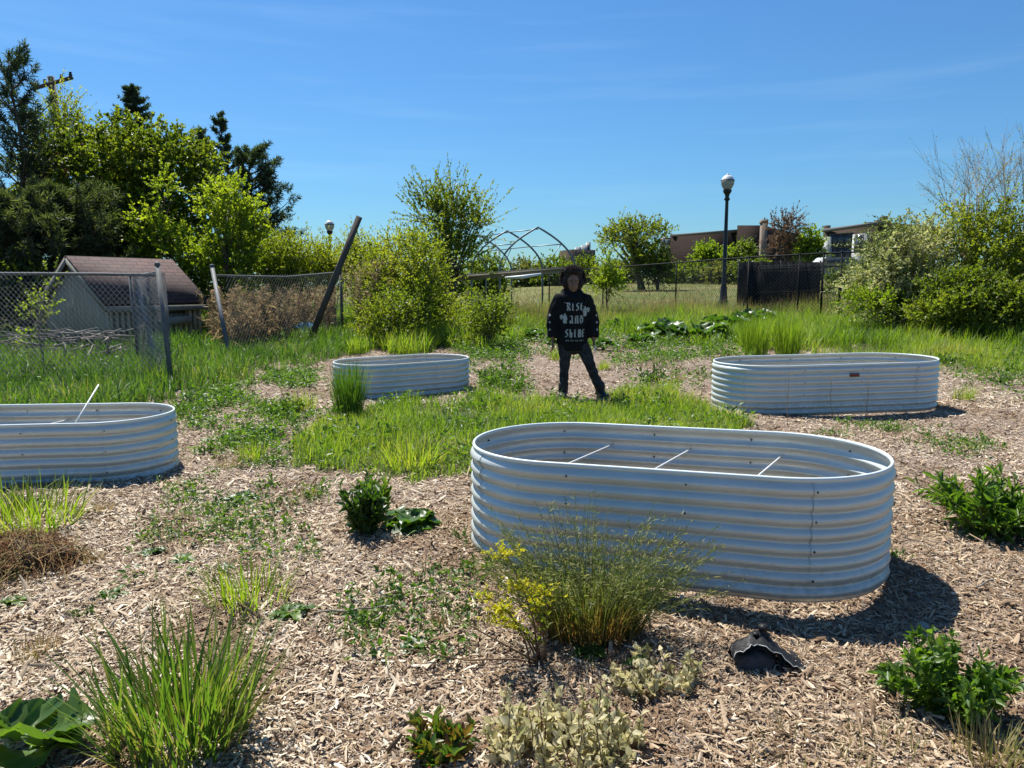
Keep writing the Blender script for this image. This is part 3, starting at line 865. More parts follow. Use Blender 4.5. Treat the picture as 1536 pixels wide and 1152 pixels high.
def prism(px0, d0, px1, d1, top0, top1, depth, zb=0.0):
    """Block whose front runs from px0 at depth d0 to px1 at depth d1, with its roofline on the given pixel rows."""
    a, b = at(px0, top0, d0), at(px1, top1, d1)
    n_ = unit(np.array([-(b - a)[1], (b - a)[0]])); n_ = n_ if n_[1] > 0 else -n_
    P = []
    for q in (a, b): P.append([q[0], q[1], zb])
    for q in (b, a): P.append([q[0] + n_[0] * depth, q[1] + n_[1] * depth, zb])
    T = [[a[0], a[1], a[2]], [b[0], b[1], b[2]], [P[2][0], P[2][1], b[2]], [P[3][0], P[3][1], a[2]]]
    return np.array(P + T, float), np.array([[3, 2, 1, 0], [4, 5, 6, 7], [0, 1, 5, 4], [1, 2, 6, 5], [2, 3, 7, 6], [3, 0, 4, 7]])


def wall_windows(t, px0, d0, px1, d1, rows, n, w, h, name='window', mat='glass', skip=()):
    for row0, row1 in rows:
        for k in range(n):
            if k in skip: continue
            f = (k + .5) / n
            a, b = at(px0, row0, d0), at(px1, row1, d1)
            c = a + (b - a) * f; dr = unit((b - a) * [1, 1, 0]); nn_ = np.array([-dr[1], dr[0], 0]); nn_ = nn_ if nn_[1] > 0 else -nn_
            fr = Acc().add(*box(c - nn_ * .03, [w / 2 + .1, .08, h / 2 + .1], axes=[dr, nn_, [0, 0, 1]])).build(name, M['roofgrey'], t)
            Acc().add(*box(c - nn_ * .1, [w / 2, .05, h / 2], axes=[dr, nn_, [0, 0, 1]])).build('pane', M[mat], fr)


t = thing('brick_building', 'long dark brick building with a flat roof beyond the park trees', 'building', (*at(1070, 400, 110)[:2], 1.5))
Acc().add(*prism(1006, 116, 1108, 109, 353.5, 346, 30)).build('wall', M['dkbrick'], t)
Acc().add(*prism(1106, 108, 1144, 106, 338, 338, 24)).build('stair_tower', M['dkbrick'], t)
Acc().add(*prism(1005, 121.8, 1108, 103.8, 352, 344.5, .6, 0) if False else beam(at(1006, 353.5, 115.7), at(1108, 346, 108.7), .5, .35)).build('roof_edge', M['roofgrey'], t)
Acc().add(*prism(1144, 106.2, 1168, 105, 352, 352, 20)).build('side_wing', M['dkbrick'], t)
t = thing('chimney_tower', 'slim tan tower standing beside the dark brick building', 'tower', (*at(1148, 400, 95)[:2], 1.5))
Acc().add(*prism(1144, 95, 1152, 95, 329, 329, .9)).build('shaft', M['tanwall'], t)
Acc().add(*prism(1143.4, 94.9, 1152.6, 94.9, 330.5, 330.5, 1.1, 9.2)).build('cap', M['tanwall'], t)
Acc().add(*tubes(np.array([at(1147, 330, 95.4), at(1147, 326, 95.4)]), .08, 6)).build('flue', M['roofgrey'], t)
t = thing('low_block', 'small tan block at the far end of the dark brick building', 'building', (*at(1000, 400, 135)[:2], 1.5))
Acc().add(*prism(990, 136, 1007, 134, 358, 357.5, 15)).build('wall', M['tanwall'], t)
Acc().add(*prism(989.6, 135.7, 1007.4, 133.7, 356.5, 356, 15.6, 9.6)).build('roof', M['roofgrey'], t)
wall_windows(t, 991, 135.6, 1006, 133.6, [(364, 363.5), (372, 371.5)], 2, .9, .9)

t = thing('row_house', 'brown row house block with chimneys behind the white blossom shrub', 'building', (*at(1270, 400, 72)[:2], 1.5))
Acc().add(*prism(1236, 80, 1332, 74, 347, 334, 9)).build('wall', M['brownwall'], t)
Acc().add(*beam(at(1234, 346, 79.8), at(1334, 333, 73.6), .5, .3)).build('roof_edge', M['roofgrey'], t)
Acc().add(*prism(1234, 79.2, 1243, 78.6, 356, 355, 1.2)).build('porch_wall', M['palewall'], t)
Acc().add(*prism(1279, 76.4, 1298, 75.2, 352, 350, 1.2)).build('bay_wall', M['palewall'], t)
for px, d, tp in ((1240, 80.5, 338), (1304, 77, 333), (1317, 76, 330), (1326, 76, 324)):
    Acc().add(*prism(px, d, px + 6, d, tp, tp, .8, 4)).build('chimney', M['brownwall'], t)
wall_windows(t, 1281, 76.2, 1296, 75.2, [(366, 365)], 1, .8, 1.6)
wall_windows(t, 1246, 79.2, 1278, 77.2, [(362, 360), (382, 381)], 3, .9, 1.3)
t = thing('apartment_tower', 'distant grey apartment tower on the horizon right of the hoop frame', 'building', (*at(876, 400, 380)[:2], 2))
Acc().add(*prism(860, 380, 893, 384, 374, 375, 18)).build('wall', M['brownwall'], t)
for a0, a1, tp in ((864, 872, 370.5), (873, 884, 367.5), (881, 886, 363)):
    Acc().add(*prism(a0, 386, a1, 386, tp, tp, 8, 15)).build('roof_block', M['palewall'], t)
wall_windows(t, 861, 379, 892, 383, [(378, 379), (382, 383), (386, 387)], 6, 1.2, 1.0)
# parked car far behind the fence
t = thing('parked_car', 'pale parked car glimpsed through the black pickets', 'car', at(1250, 425, 44))
cc = at(1251, 413, 44); cz = cc[2] - .35
sec = [(-2.1, .35), (-2.1, .75), (-1.3, .88), (-.8, 1.38), (.7, 1.4), (1.3, .92), (2.05, .8), (2.1, .35)]
V = np.array([[cc[0] + x_, cc[1] + s_ * .85 * (1 if z_ < 1 else .8), cz + z_] for s_ in (-1, 1) for x_, z_ in sec]); n8 = len(sec)
A = Acc().add(V, [np.array([[k, k + 1, n8 + k + 1, n8 + k] for k in range(n8 - 1)])])
A.F.append((np.arange(n8)[None], 0)); A.F.append((np.arange(n8)[None, ::-1] + n8, 0))
A.build('body', plain('silver car paint', (.55, .57, .58), .3, .2), t)
Acc().add(*box([cc[0] - .05, cc[1] - .79, cz + 1.12], [.75, .02, .17])).build('side_window', M['glass'], t)
for x_ in (-1.3, 1.3):
    wv = np.array([[cc[0] + x_, cc[1] - .9, cz + .32], [cc[0] + x_, cc[1] - .68, cz + .32]])
    Acc().add(*tubes(wv, .32, 16)).build('wheel', M['lamp_black'], t)

# ------------------------------------------------------------------ trees and shrubs
def shoot_set(S, D, L, bend, n=5):
    """m curved shoots: start, direction, length, bend vector (m,3) -> paths (m,n,3)."""
    t = np.linspace(0, 1, n)[None, :, None]
    L = np.asarray(L, float).reshape(-1, 1, 1)
    return S[:, None] + D[:, None] * L * t + np.asarray(bend, float).reshape(-1, 1, 3) * L * t * t


def leafed(A, paths, per, size, r, tint, asp=.6, t0=.1, spread=.9, up=.25, updir=.5, nice=False, clumpy=None):
    """Leaves along shoot paths."""
    m, n, _ = paths.shape
    t = r.uniform(t0, 1, (m, per)); f = t * (n - 1); i = np.minimum(f.astype(int), n - 2); f = (f - i)[..., None]
    rows = np.arange(m)[:, None]
    P = paths[rows, i] * (1 - f) + paths[rows, i + 1] * f
    Tn = unit(paths[rows, i + 1] - paths[rows, i])
    D = unit(Tn * .6 + r.normal(0, spread * .7, P.shape) + np.array([0, 0, up]))
    sz = size * r.uniform(.55, 1.25, (m, per)) * (1.05 - .35 * t)
    tt = np.clip(np.broadcast_to(np.asarray(tint)[:, None], (m, per)) + r.normal(0, .16, (m, per)) + .12 * (t - .5), 0, 1)
    V, F, nv = leaves(P.reshape(-1, 3), D.reshape(-1, 3), sz.ravel(), sz.ravel() * asp, r, nice, updir)
    A.add(V, F, np.repeat(tt.ravel(), nv))


def in_blobs(n, blobs, r, shell=.45):
    """Points inside a union of ellipsoids (cx,cy,cz,rx,ry,rz), denser to the outside; also outward direction."""
    B = np.array(blobs, float)
    w = np.prod(B[:, 3:], 1) ** (2 / 3.)
    k = r.choice(len(B), n, p=w / w.sum())
    d = rand_dir(n, r); rad = r.random(n) ** shell
    P = B[k, :3] + d * B[k, 3:] * rad[:, None]
    return P, unit(d / B[k, 3:]), k


def limb_path(a, b, r, n=6, sag=.12):
    t = np.linspace(0, 1, n)[:, None]
    d = np.linalg.norm(b - a)
    mid = np.array([0, 0, 1.]) * d * sag * r.uniform(-.4, 1)
    return a + (b - a) * t + mid * (4 * t * (1 - t)) + np.cumsum(r.normal(0, .02 * d, (n, 3)), 0) * (t * (1 - t) * 4)


def tree(name, label, cat, base, blobs, nshoot, per, size, leafmat, shoot=(.4, .9), up=.5, bend=(0, 0, -.15), trunk=.1, stems=1, limbs=14,
         bark='bark', seed=1, asp=.62, spread=.9, shell=.45, group=None, tint=.5, tvar=.25, twigs=0, twig_r=.006, t0=.1, trunk_top=.75, nice=False, subtwigs=0, shrink=.42):
    r = np.random.default_rng(seed)
    base = np.array(base, float); B = np.array(blobs, float)
    sh_ = shrink * (shoot[0] + shoot[1]) / 2
    B[:, 3:] = np.maximum(B[:, 3:] - sh_, B[:, 3:] * .45); blobs = B
    t = thing(name, label, cat, base, group)
    zmin, zmax = (B[:, 2] - B[:, 5]).min(), (B[:, 2] + B[:, 5]).max()
    A = Acc(); tops = []
    cen = (B[:, :3] * np.prod(B[:, 3:], 1)[:, None]).sum(0) / np.prod(B[:, 3:], 1).sum()
    for s in range(stems):
        off = r.normal(0, .12 * (stems > 1), 3) * [1, 1, 0]
        top = np.array([cen[0], cen[1], base[2] + (zmax - base[2]) * trunk_top]) + r.normal(0, (B[:, 3].mean() * (.10 if stems == 1 else .6)), 3) * [1, 1, .2]
        pth = limb_path(base + off - [0, 0, .15], top, r, 8, .02)
        A.add(*tubes(pth, np.linspace(trunk, trunk * .28, 8) / (1 + .15 * (stems - 1)), 8)); tops.append(pth)
    tg, _, _ = in_blobs(limbs, blobs, r, .6)
    for q in tg:
        pth = tops[r.integers(stems)]
        zf = np.clip((q[2] - base[2]) / (zmax - base[2]) * r.uniform(.45, .8), .15, .95)
        k = int(zf * 7)
        lp = limb_path(pth[k], q, r, 6, .15)
        A.add(*tubes(lp, np.linspace(trunk * .38 * (1 - .5 * zf), .008, 6), 5))
    P, O, _ = in_blobs(nshoot, blobs, r, shell)
    P = np.maximum(P, [-1e9, -1e9, 0]) ; P[:, 2] = np.maximum(P[:, 2], gz(P[:, 0], P[:, 1]) + .03)
    D = unit(O * .8 + np.array([0, 0, up]) + r.normal(0, .45, P.shape))
    L = r.uniform(*shoot, nshoot)
    pa = shoot_set(P, D, L, np.array(bend) + r.normal(0, .12, (nshoot, 3)))
    if twigs:
        A.add(*tubes(pa[:int(nshoot * twigs)], np.linspace(twig_r, twig_r * .35, 5)[None], 3, cap=False))
        if subtwigs:
            k = np.repeat(np.arange(nshoot), subtwigs); f = r.uniform(.15, .9, len(k)) * 4; i = f.astype(int); f = (f - i)[:, None]
            S2 = pa[k, i] * (1 - f) + pa[k, i + 1] * f; T2 = unit(pa[k, i + 1] - pa[k, i])
            p2 = shoot_set(S2, unit(T2 + r.normal(0, .45, S2.shape)), L[k] * r.uniform(.25, .5, len(k)), r.normal(0, .15, S2.shape), 5)
            A.add(*tubes(p2, np.linspace(twig_r * .5, twig_r * .25, 5)[None], 3, cap=False)); pa = np.concatenate([pa, p2]); nshoot = len(pa); P = pa[:, 0]
    A.build('trunk' if stems == 1 else 'stems', M[bark], t, smooth=True)
    tn = np.clip(tint + tvar * snoise(P[:, 0] * 1 + P[:, 2] * .7, P[:, 1] + P[:, 2] * 1.3, 2.2, seed) + r.normal(0, tvar * .4, nshoot), 0, 1)
    if per:
        A = Acc(); leafed(A, pa, per, size, r, tn, asp, t0, spread, nice=nice)
        A.build('crown', M[leafmat], t)
    return t


def blob(px, py, d, wpx, hpx, depth=None):
    """Ellipsoid whose outline has this centre and size on the photo at depth d."""
    c = at(px, py, d); k = d / FPX
    return (c[0], c[1], c[2], wpx * k / 2, (depth if depth else wpx * k / 2), hpx * k / 2)


def gbase(px, d):
    x = (px - 768) / FPX * d
    return (x, d, float(gz(x, d)))


def pine(name, label, base, top, spread_r, nbr, tuft_n, needle, mat, seed, up=.35, trunk=.13, z_start=.2, dirs=None, lenpow=.8, ntuft=4, nw=.012, group='conifers behind the shed', droop=0.0, cone=True):
    """Conifer: trunk, rising or drooping branches, needle tufts along the outer half of each branch."""
    r = np.random.default_rng(seed)
    base, top = np.array(base, float), np.array(top, float)
    t = thing(name, label, 'conifer', base, group)
    A = Acc()
    tr = limb_path(base - [0, 0, .1], top, r, 10, .0)
    A.add(*tubes(tr, np.linspace(trunk, .015, 10), 8))
    h = top[2] - base[2]
    fr = z_start + (1 - z_start) * np.linspace(0, .97, nbr) + r.normal(0, .01, nbr)
    az = np.arange(nbr) * 2.4 + r.normal(0, .4, nbr)
    ln = spread_r * (np.clip(1 - fr, 0, 1) ** lenpow if cone else np.ones(nbr)) * r.uniform(.7, 1.15, nbr) + .12
    if dirs is not None:
        az = np.array([dirs[k % len(dirs)][0] + r.normal(0, .25) for k in range(nbr)]); ln = ln * np.array([dirs[k % len(dirs)][1] for k in range(nbr)])
    fz = np.clip(fr, 0, 1) * 9; k = np.minimum(fz.astype(int), 8); f = (fz - k)[:, None]
    S = tr[k] * (1 - f) + tr[k + 1] * f
    D = unit(np.stack([np.cos(az), np.sin(az), up + r.normal(0, .1, nbr)], -1))
    pa = shoot_set(S, D, ln, np.array([0, 0, .25 - droop])[None].repeat(nbr, 0), 6)
    A.add(*tubes(pa, np.linspace(.03, .008, 6)[None] * (trunk / .13), 5))
    A.build('trunk', M['bark'], t, smooth=True)
    A = Acc()
    TP, TD, TT = [], [], []
    for j in range(nbr):
        for q in range(ntuft):
            u = r.uniform(.3, 1.0) if q else 1.0
            g = u * 5; i = min(int(g), 4); pos = pa[j, i] * (1 - (g - i)) + pa[j, i + 1] * (g - i)
            if q:
                pos = pos + rand_dir(1, r)[0] * ln[j] * .18 * np.array([1, 1, .5])
            TP.append(pos); TD.append(unit(pa[j, 5] - pa[j, 3]) + [0, 0, .25]); TT.append(r.uniform(.2, .8))
    TP, TD, TT = np.array(TP), np.array(TD), np.array(TT)
    P = np.repeat(TP, tuft_n, 0); D = unit(np.repeat(TD, tuft_n, 0) * .55 + rand_dir(len(P), r))
    P = P + np.repeat(unit(TD), tuft_n, 0) * r.uniform(-.6, .6, (len(P), 1)) * needle * 1.3
    Ln = needle * r.uniform(.6, 1.2, len(P))
    V, F, nv = leaves(P, D, Ln, nw * r.uniform(.7, 1.4, len(P)), r, False, .4)
    A.add(V, F, np.repeat(np.clip(np.repeat(TT, tuft_n) + r.normal(0, .15, len(P)), 0, 1), nv))
    A.build('crown', M[mat], t)
    return t


# conifers
pine('pine_tree', 'tall sparse blue grey pine at the left photo edge, branches sweeping up', gbase(-8, 21), at(12, 86, 21), 1.5, 56, 34, .17, 'needle', 11, up=.75, z_start=.2, ntuft=8, lenpow=.35, nw=.022)
pine('pine_tree', 'soft grey green long needle pine just behind the shed roof', gbase(95, 19.5), at(105, 292, 19.5), 2.0, 70, 46, .22, 'needle_soft', 12, up=.35, z_start=.05, ntuft=7, lenpow=.45, nw=.022)
pine('pine_tree', 'low soft needle pine between the shed and the left edge', gbase(-30, 18.3), at(15, 300, 18.3), 1.9, 60, 46, .22, 'needle_soft', 15, up=.3, z_start=.05, ntuft=7, lenpow=.45, nw=.022)
pine('spruce_tree', 'dark spruce with a pointed tip rising above the vine covered tree', gbase(196, 27.5), at(196, 128, 27.5), 2.5, 120, 26, .12, 'needle', 13, up=.05, z_start=.3, ntuft=9, lenpow=1.0, droop=.05, nw=.028)
pine('spruce_tree', 'narrow dark spruce with knobbly top beside the bright maple', gbase(324, 27), at(325, 168, 27), 1.3, 80, 30, .13, 'needle', 14, up=.45, z_start=.3, ntuft=7, lenpow=.75, nw=.028)
pine('spruce_tree', 'thin small spruce top left of the knobbly spruce', gbase(300, 27.5), at(299, 196, 27.5), .8, 60, 26, .14, 'needle', 16, up=.4, z_start=.5, ntuft=5, lenpow=.6, nw=.028)
pine('pine_tree', 'dark pine with long limbs reaching out to the open sky beside the maple', gbase(392, 24), at(378, 226, 24), 2.0, 74, 36, .17, 'needle', 17, up=.45, z_start=.12, ntuft=7, lenpow=.5, nw=.026, dirs=[(0.1, 1.0), (-.4, .9), (2.8, .6), (.6, .8), (-1.6, .7)])

# big vine covered tree in several lobes
tree('vine_covered_tree', 'broad dark tree smothered in vines, sunlit along its crown top', 'tree', gbase(215, 22.5),
     [blob(130, 300, 22.5, 190, 210, 1.6), blob(215, 275, 22.3, 190, 180, 1.7), blob(275, 290, 22.4, 120, 170, 1.5), blob(175, 235, 22.5, 160, 75, 1.4), blob(245, 240, 22.5, 120, 70, 1.3), blob(210, 390, 22.4, 270, 150, 1.6)],
     3000, 26, .115, 'leaf_dark', (.35, .85), up=.35, bend=(0, 0, -.35), trunk=.25, limbs=30, seed=21, asp=.8, shell=.33, tint=.68, tvar=.35, shrink=.15)
tree('leafy_shrub', 'loose reddish brown and green vine tangle around the utility pole', 'shrub', gbase(95, 23.4),
     [blob(110, 250, 23.4, 120, 90, 1), blob(70, 290, 23.4, 90, 120, .9)], 520, 15, .09, 'leaf_red', (.4, .9), up=.6, trunk=.08, limbs=14, seed=22, tint=.55, twigs=.4)
tree('leafy_tree', 'sparse yellow green young tree growing up past the utility pole', 'tree', gbase(88, 24.5),
     [blob(95, 195, 24.5, 70, 130, .7), blob(60, 215, 24.5, 50, 90, .5), blob(128, 220, 24.5, 46, 70, .5)], 330, 16, .095, 'leaf_yellow', (.5, 1.1), up=1.5, trunk=.09, limbs=22, seed=23, twigs=.8, shell=.6, tint=.6)
tree('maple_tree', 'bright green young maple in front of the dark pines', 'tree', gbase(342, 19.4),
     [blob(345, 330, 19.4, 80, 120, .7), blob(322, 300, 19.4, 40, 80, .4), blob(368, 345, 19.4, 60, 80, .6), blob(345, 400, 19.4, 110, 90, .8), blob(305, 390, 19.4, 60, 60, .5)], 560, 22, .10, 'leaf_bright', (.3, .75), up=.9, bend=(0, 0, -.1), trunk=.07, limbs=26, seed=24, asp=.75, tint=.6, tvar=.35, twigs=.2, shell=.55, shrink=.25)
tree('maple_tree', 'smaller bright green maple sprouting between the shed roof and the larger maple', 'tree', gbase(240, 19.9),
     [blob(245, 285, 19.9, 40, 60, .35), blob(225, 340, 19.9, 70, 70, .5), blob(262, 370, 19.9, 80, 70, .6), blob(215, 375, 19.9, 50, 60, .4)], 320, 18, .10, 'leaf_bright', (.3, .65), up=.7, trunk=.05, limbs=20, seed=25, asp=.75, tint=.62, tvar=.35, twigs=.25, shell=.55, shrink=.25)
tree('sapling', 'thin sapling with sparse bright leaves behind the left chain link fence', 'sapling', gbase(60, 11.6),
     [blob(75, 425, 11.6, 36, 60, .2), blob(55, 465, 11.6, 70, 60, .3), blob(40, 510, 11.6, 40, 50, .2)], 60, 12, .055, 'leaf_bright', (.15, .4), up=1.0, trunk=.014, limbs=10, seed=26, asp=.7, twigs=1, twig_r=.004, bark='bark_grey')
for k, (px, pt, w, d, lab) in enumerate([(415, 348, 70, 20.5, 'yellow green shrub directly right of the bright maple'), (455, 350, 80, 21.2, 'yellow green shrub in front of the half hidden lamp head'), (498, 362, 80, 21.8, 'yellow green shrub behind the leaning plank'), (540, 350, 60, 21, 'slim yellow green shrub just past the top of the plank')]):
    tree('willow_shrub', lab, 'shrub', gbase(px, d), [blob(px, (pt + 470) / 2, d, w, 470 - pt, .9), blob(px - 12, (pt + 430) / 2 + 12, d, w * .6, 90, .7)], 520, 16, .085, 'leaf_yellow', (.4, .9), up=1.5, trunk=.04, stems=4, limbs=14, seed=30 + k, asp=.5, group='yellow green shrubs along the old fence', tint=.5 + .06 * k, twigs=.2, shell=.5)
for k, (px, pt, pb, w, d, n, tnt, mat, lab) in enumerate([
        (572, 350, 515, 92, 18.6, 620, .45, 'leaf_yellow', 'yellow green bush with tan stalks right of the plank'), (606, 340, 520, 104, 17.9, 640, .55, 'leaf_yellow', 'tall yellow green bush in the middle of the thicket'),
        (636, 352, 520, 84, 17.2, 560, .5, 'leaf_yellow', 'dense yellow green bush at the open end of the thicket'), (655, 440, 530, 170, 18.6, 520, .5, 'leaf_yellow', 'low dark footed bush in front of the thicket'),
        (590, 440, 525, 110, 16.0, 400, .6, 'leaf_mid', 'low green bush behind the small back bed'), (735, 440, 520, 66, 15.4, 300, .62, 'leaf_mid', 'small rounded bush left of the person')]):
    tree('thicket_bush', lab, 'bush', gbase(px, d), [blob(px, (pt + pb) / 2, d, w, pb - pt, .9), blob(px + 10, pt + 40, d, w * .5, 70, .5), blob(px - 16, (pt + pb) / 2 + 20, d, w * .7, (pb - pt) * .7, .8)],
         n, 18, .075, mat, (.3, .75), up=1.0, trunk=.035, stems=5, limbs=16, seed=40 + k, asp=.6, group='bushes of the thicket beside the hoop frame', tint=tnt, tvar=.35, twigs=.15, shell=.5, shrink=.3)
tree('elm_tree', 'green tree with feathery upswept shoots rising behind the thicket', 'tree', gbase(678, 21.5),
     [blob(675, 330, 21.5, 90, 100, .9), blob(640, 320, 21.5, 55, 80, .6), blob(710, 340, 21.5, 60, 70, .6), blob(678, 385, 21.5, 120, 90, 1.0)], 430, 34, .095, 'leaf_mid', (.7, 1.4), up=.9, bend=(0, 0, -.05), trunk=.1, limbs=26, seed=50, asp=.6, tint=.62, twigs=.6, shell=.55, spread=.7)
for k, (px, pt, pb, w, d, n, sz, mat, lab) in enumerate([
        (728, 378, 455, 80, 34, 600, .14, 'leaf_mid', 'dark green tree seen through the hoop frame'), (665, 390, 450, 80, 32, 420, .14, 'leaf_mid', 'green tree behind the thicket and board'),
        (790, 388, 440, 70, 70, 420, .26, 'leaf_olive', 'far olive hedge tree framed by the front hoop'), (835, 384, 440, 80, 68, 460, .26, 'leaf_mid', 'far green hedge tree just left of the apartment tower'),
        (880, 386, 440, 70, 66, 420, .25, 'leaf_mid', 'far hedge tree below the apartment tower'), (925, 392, 436, 80, 64, 420, .25, 'leaf_olive', 'far hedge bush behind the bright sapling'),
        (1030, 396, 434, 80, 62, 420, .25, 'leaf_mid', 'far hedge bush below the brick building'), (1085, 398, 434, 70, 60, 400, .25, 'leaf_olive', 'far hedge bush left of the lamp post'),
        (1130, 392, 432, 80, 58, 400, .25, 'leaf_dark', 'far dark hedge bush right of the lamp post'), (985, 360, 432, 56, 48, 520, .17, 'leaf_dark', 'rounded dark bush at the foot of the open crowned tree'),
        (1060, 364, 410, 46, 66, 360, .24, 'leaf_bright', 'round bright tree in front of the brick wall'), (1090, 370, 412, 36, 65, 260, .24, 'leaf_bright', 'smaller round tree left of the lamp post'),
        (1113, 362, 412, 44, 64, 300, .24, 'leaf_mid', 'green tree right of the lamp post'), (1216, 340, 404, 44, 50, 420, .18, 'leaf_bright', 'bright round street tree beside the row houses'),
        (1290, 395, 445, 120, 40, 420, .16, 'leaf_mid', 'green bush behind the picket fence near the parked car')]):
    d_b = [blob(px, (pt + pb) / 2, d, w * .85, pb - pt, w * d / FPX * .4), blob(px - w * .18, (pt + pb) / 2 + (pb - pt) * .12, d, w * .6, (pb - pt) * .7, w * d / FPX * .3), blob(px + w * .2, (pt + pb) / 2 + (pb - pt) * .15, d, w * .55, (pb - pt) * .65, w * d / FPX * .3)]
    tree('park_tree', lab, 'tree', gbase(px, d), d_b, n, 14, sz, mat, (sz * 2.5, sz * 5.5), up=.5, trunk=.12, limbs=12, seed=60 + k, asp=.75, group='trees and bushes in the park beyond the fences', tint=.5, shell=.4)
tree('park_tree', 'open crowned tree with visible dark limbs left of the brick building', 'tree', gbase(962, 49),
     [blob(950, 352, 49, 100, 50, 2.2), blob(915, 360, 49, 50, 36, 1.3), blob(990, 350, 49, 40, 34, 1.2), blob(958, 385, 49, 60, 60, 1.4)], 420, 18, .19, 'leaf_mid', (.6, 1.3), up=.6, trunk=.26, limbs=44, seed=80, tint=.8, twigs=.7, twig_r=.018, shell=.7, group='trees and bushes in the park beyond the fences')
tree('park_tree', 'reddish thinly leaved tree beside the slim tan tower', 'tree', gbase(1182, 51),
     [blob(1180, 345, 51, 66, 66, 1.6), blob(1165, 375, 51, 44, 50, 1.2), blob(1200, 370, 51, 50, 50, 1.2)], 260, 11, .17, 'leaf_red', (.6, 1.3), up=.9, trunk=.16, limbs=44, seed=81, tint=.4, twigs=1, twig_r=.018, shell=.7, group='trees and bushes in the park beyond the fences')
tree('sapling', 'bright slender sapling just inside the black fence, right of the person', 'sapling', gbase(912, 25.5),
     [blob(912, 400, 25.5, 30, 70, .35), blob(918, 425, 25.5, 50, 46, .5), blob(898, 432, 25.5, 30, 30, .4)], 240, 14, .10, 'leaf_bright', (.3, .6), up=.9, trunk=.03, limbs=14, seed=82, asp=.6, twigs=.3, shell=.5)
# right hand shrubs
tree('blossom_shrub', 'pale shrub with creamy blossom and one limb reaching over the fence', 'shrub', gbase(1350, 18.6),
     [blob(1345, 405, 18.6, 120, 110, .9), blob(1385, 375, 18.7, 100, 80, .8), blob(1315, 430, 18.5, 80, 60, .7), blob(1325, 335, 18.6, 40, 26, .25), blob(1365, 440, 18.6, 110, 60, .8), blob(1345, 360, 18.6, 60, 50, .5), blob(1330, 440, 18.4, 130, 50, .8), blob(1385, 430, 18.4, 110, 70, .8)], 1700, 18, 0.088, 'leaf_pale', (.35, .9), up=.25, bend=(0, 0, -.25), trunk=.07, stems=3, limbs=26, seed=90, asp=.6, tint=.62, tvar=.4, twigs=.2, shell=.42, shrink=.2)
tree('thicket_bush', 'large yellow green bush filling the right photo edge', 'bush', gbase(1480, 18.0),
     [blob(1470, 400, 18.0, 130, 140, 1.0), blob(1530, 405, 18.0, 120, 140, 1.0), blob(1445, 355, 18.1, 80, 80, .6), blob(1500, 345, 18.1, 90, 70, .6), blob(1580, 410, 18.0, 120, 150, 1), blob(1470, 450, 17.8, 150, 60, .9), blob(1540, 450, 17.8, 120, 70, .9)], 1800, 16, 0.088, 'leaf_yellow', (.4, 1.1), up=.9, trunk=.05, stems=5, limbs=30, seed=91, asp=.62, shrink=.2, tint=.5, tvar=.35, twigs=.2, shell=.45)
tree('thicket_bush', 'dark green shaded bush at the foot of the yellow green bush', 'bush', gbase(1430, 17.0),
     [blob(1415, 440, 17.0, 80, 60, .5), blob(1465, 440, 16.9, 110, 70, .6)], 700, 16, 0.088, 'leaf_mid', (.3, .6), up=.6, trunk=.04, stems=4, limbs=12, seed=92, tint=.35, twigs=.2)
tree('thicket_bush', 'low mound of pale green foliage under the bare branched tree', 'bush', gbase(1495, 16.4),
     [blob(1470, 462, 16.4, 100, 64, .6), blob(1400, 472, 16.6, 90, 46, .5), blob(1525, 458, 16.3, 100, 70, .6), blob(1570, 456, 16.2, 90, 70, .6), blob(1440, 460, 16.4, 90, 50, .5)], 1200, 14, .085, 'leaf_mid', (.2, .45), up=.5, trunk=.03, stems=4, limbs=10, seed=93, tint=.7)
tree('thicket_bush', 'low sunlit weedy bush under the blossom shrub', 'bush', gbase(1320, 17.6),
     [blob(1300, 455, 17.6, 90, 40, .6), blob(1360, 460, 18.0, 110, 44, .6), blob(1420, 478, 17.0, 90, 36, .5)], 620, 14, .07, 'leaf_bright', (.2, .45), up=.7, trunk=.03, stems=4, limbs=10, seed=99, tint=.45, shrink=.2)
tree('bare_tree', 'nearly leafless tree with fine grey branches fanning into the sky', 'tree', gbase(1462, 18.6),
     [blob(1450, 310, 18.6, 100, 120, .8), blob(1425, 320, 18.6, 60, 80, .5), blob(1470, 290, 18.6, 70, 110, .6)], 32, 2, .045, 'leaf_yellow', (.95, 1.6), up=1.3, bend=(0, 0, .1), trunk=.06, stems=3, limbs=34, seed=94, bark='bark_pale', twigs=1, twig_r=.0075, trunk_top=.55, shell=.8, tint=.4, subtwigs=7)
tree('bare_tree', 'thin tree with a few early leaves at the extreme right edge', 'tree', gbase(1522, 18.4),
     [blob(1505, 310, 18.4, 70, 100, .6), blob(1540, 310, 18.4, 80, 100, .6)], 34, 3, .05, 'leaf_yellow', (.85, 1.45), up=1.5, bend=(0, 0, .1), trunk=.05, stems=2, limbs=24, seed=95, bark='bark_pale', twigs=1, twig_r=.0075, trunk_top=.6, shell=.8, tint=.5, subtwigs=6)
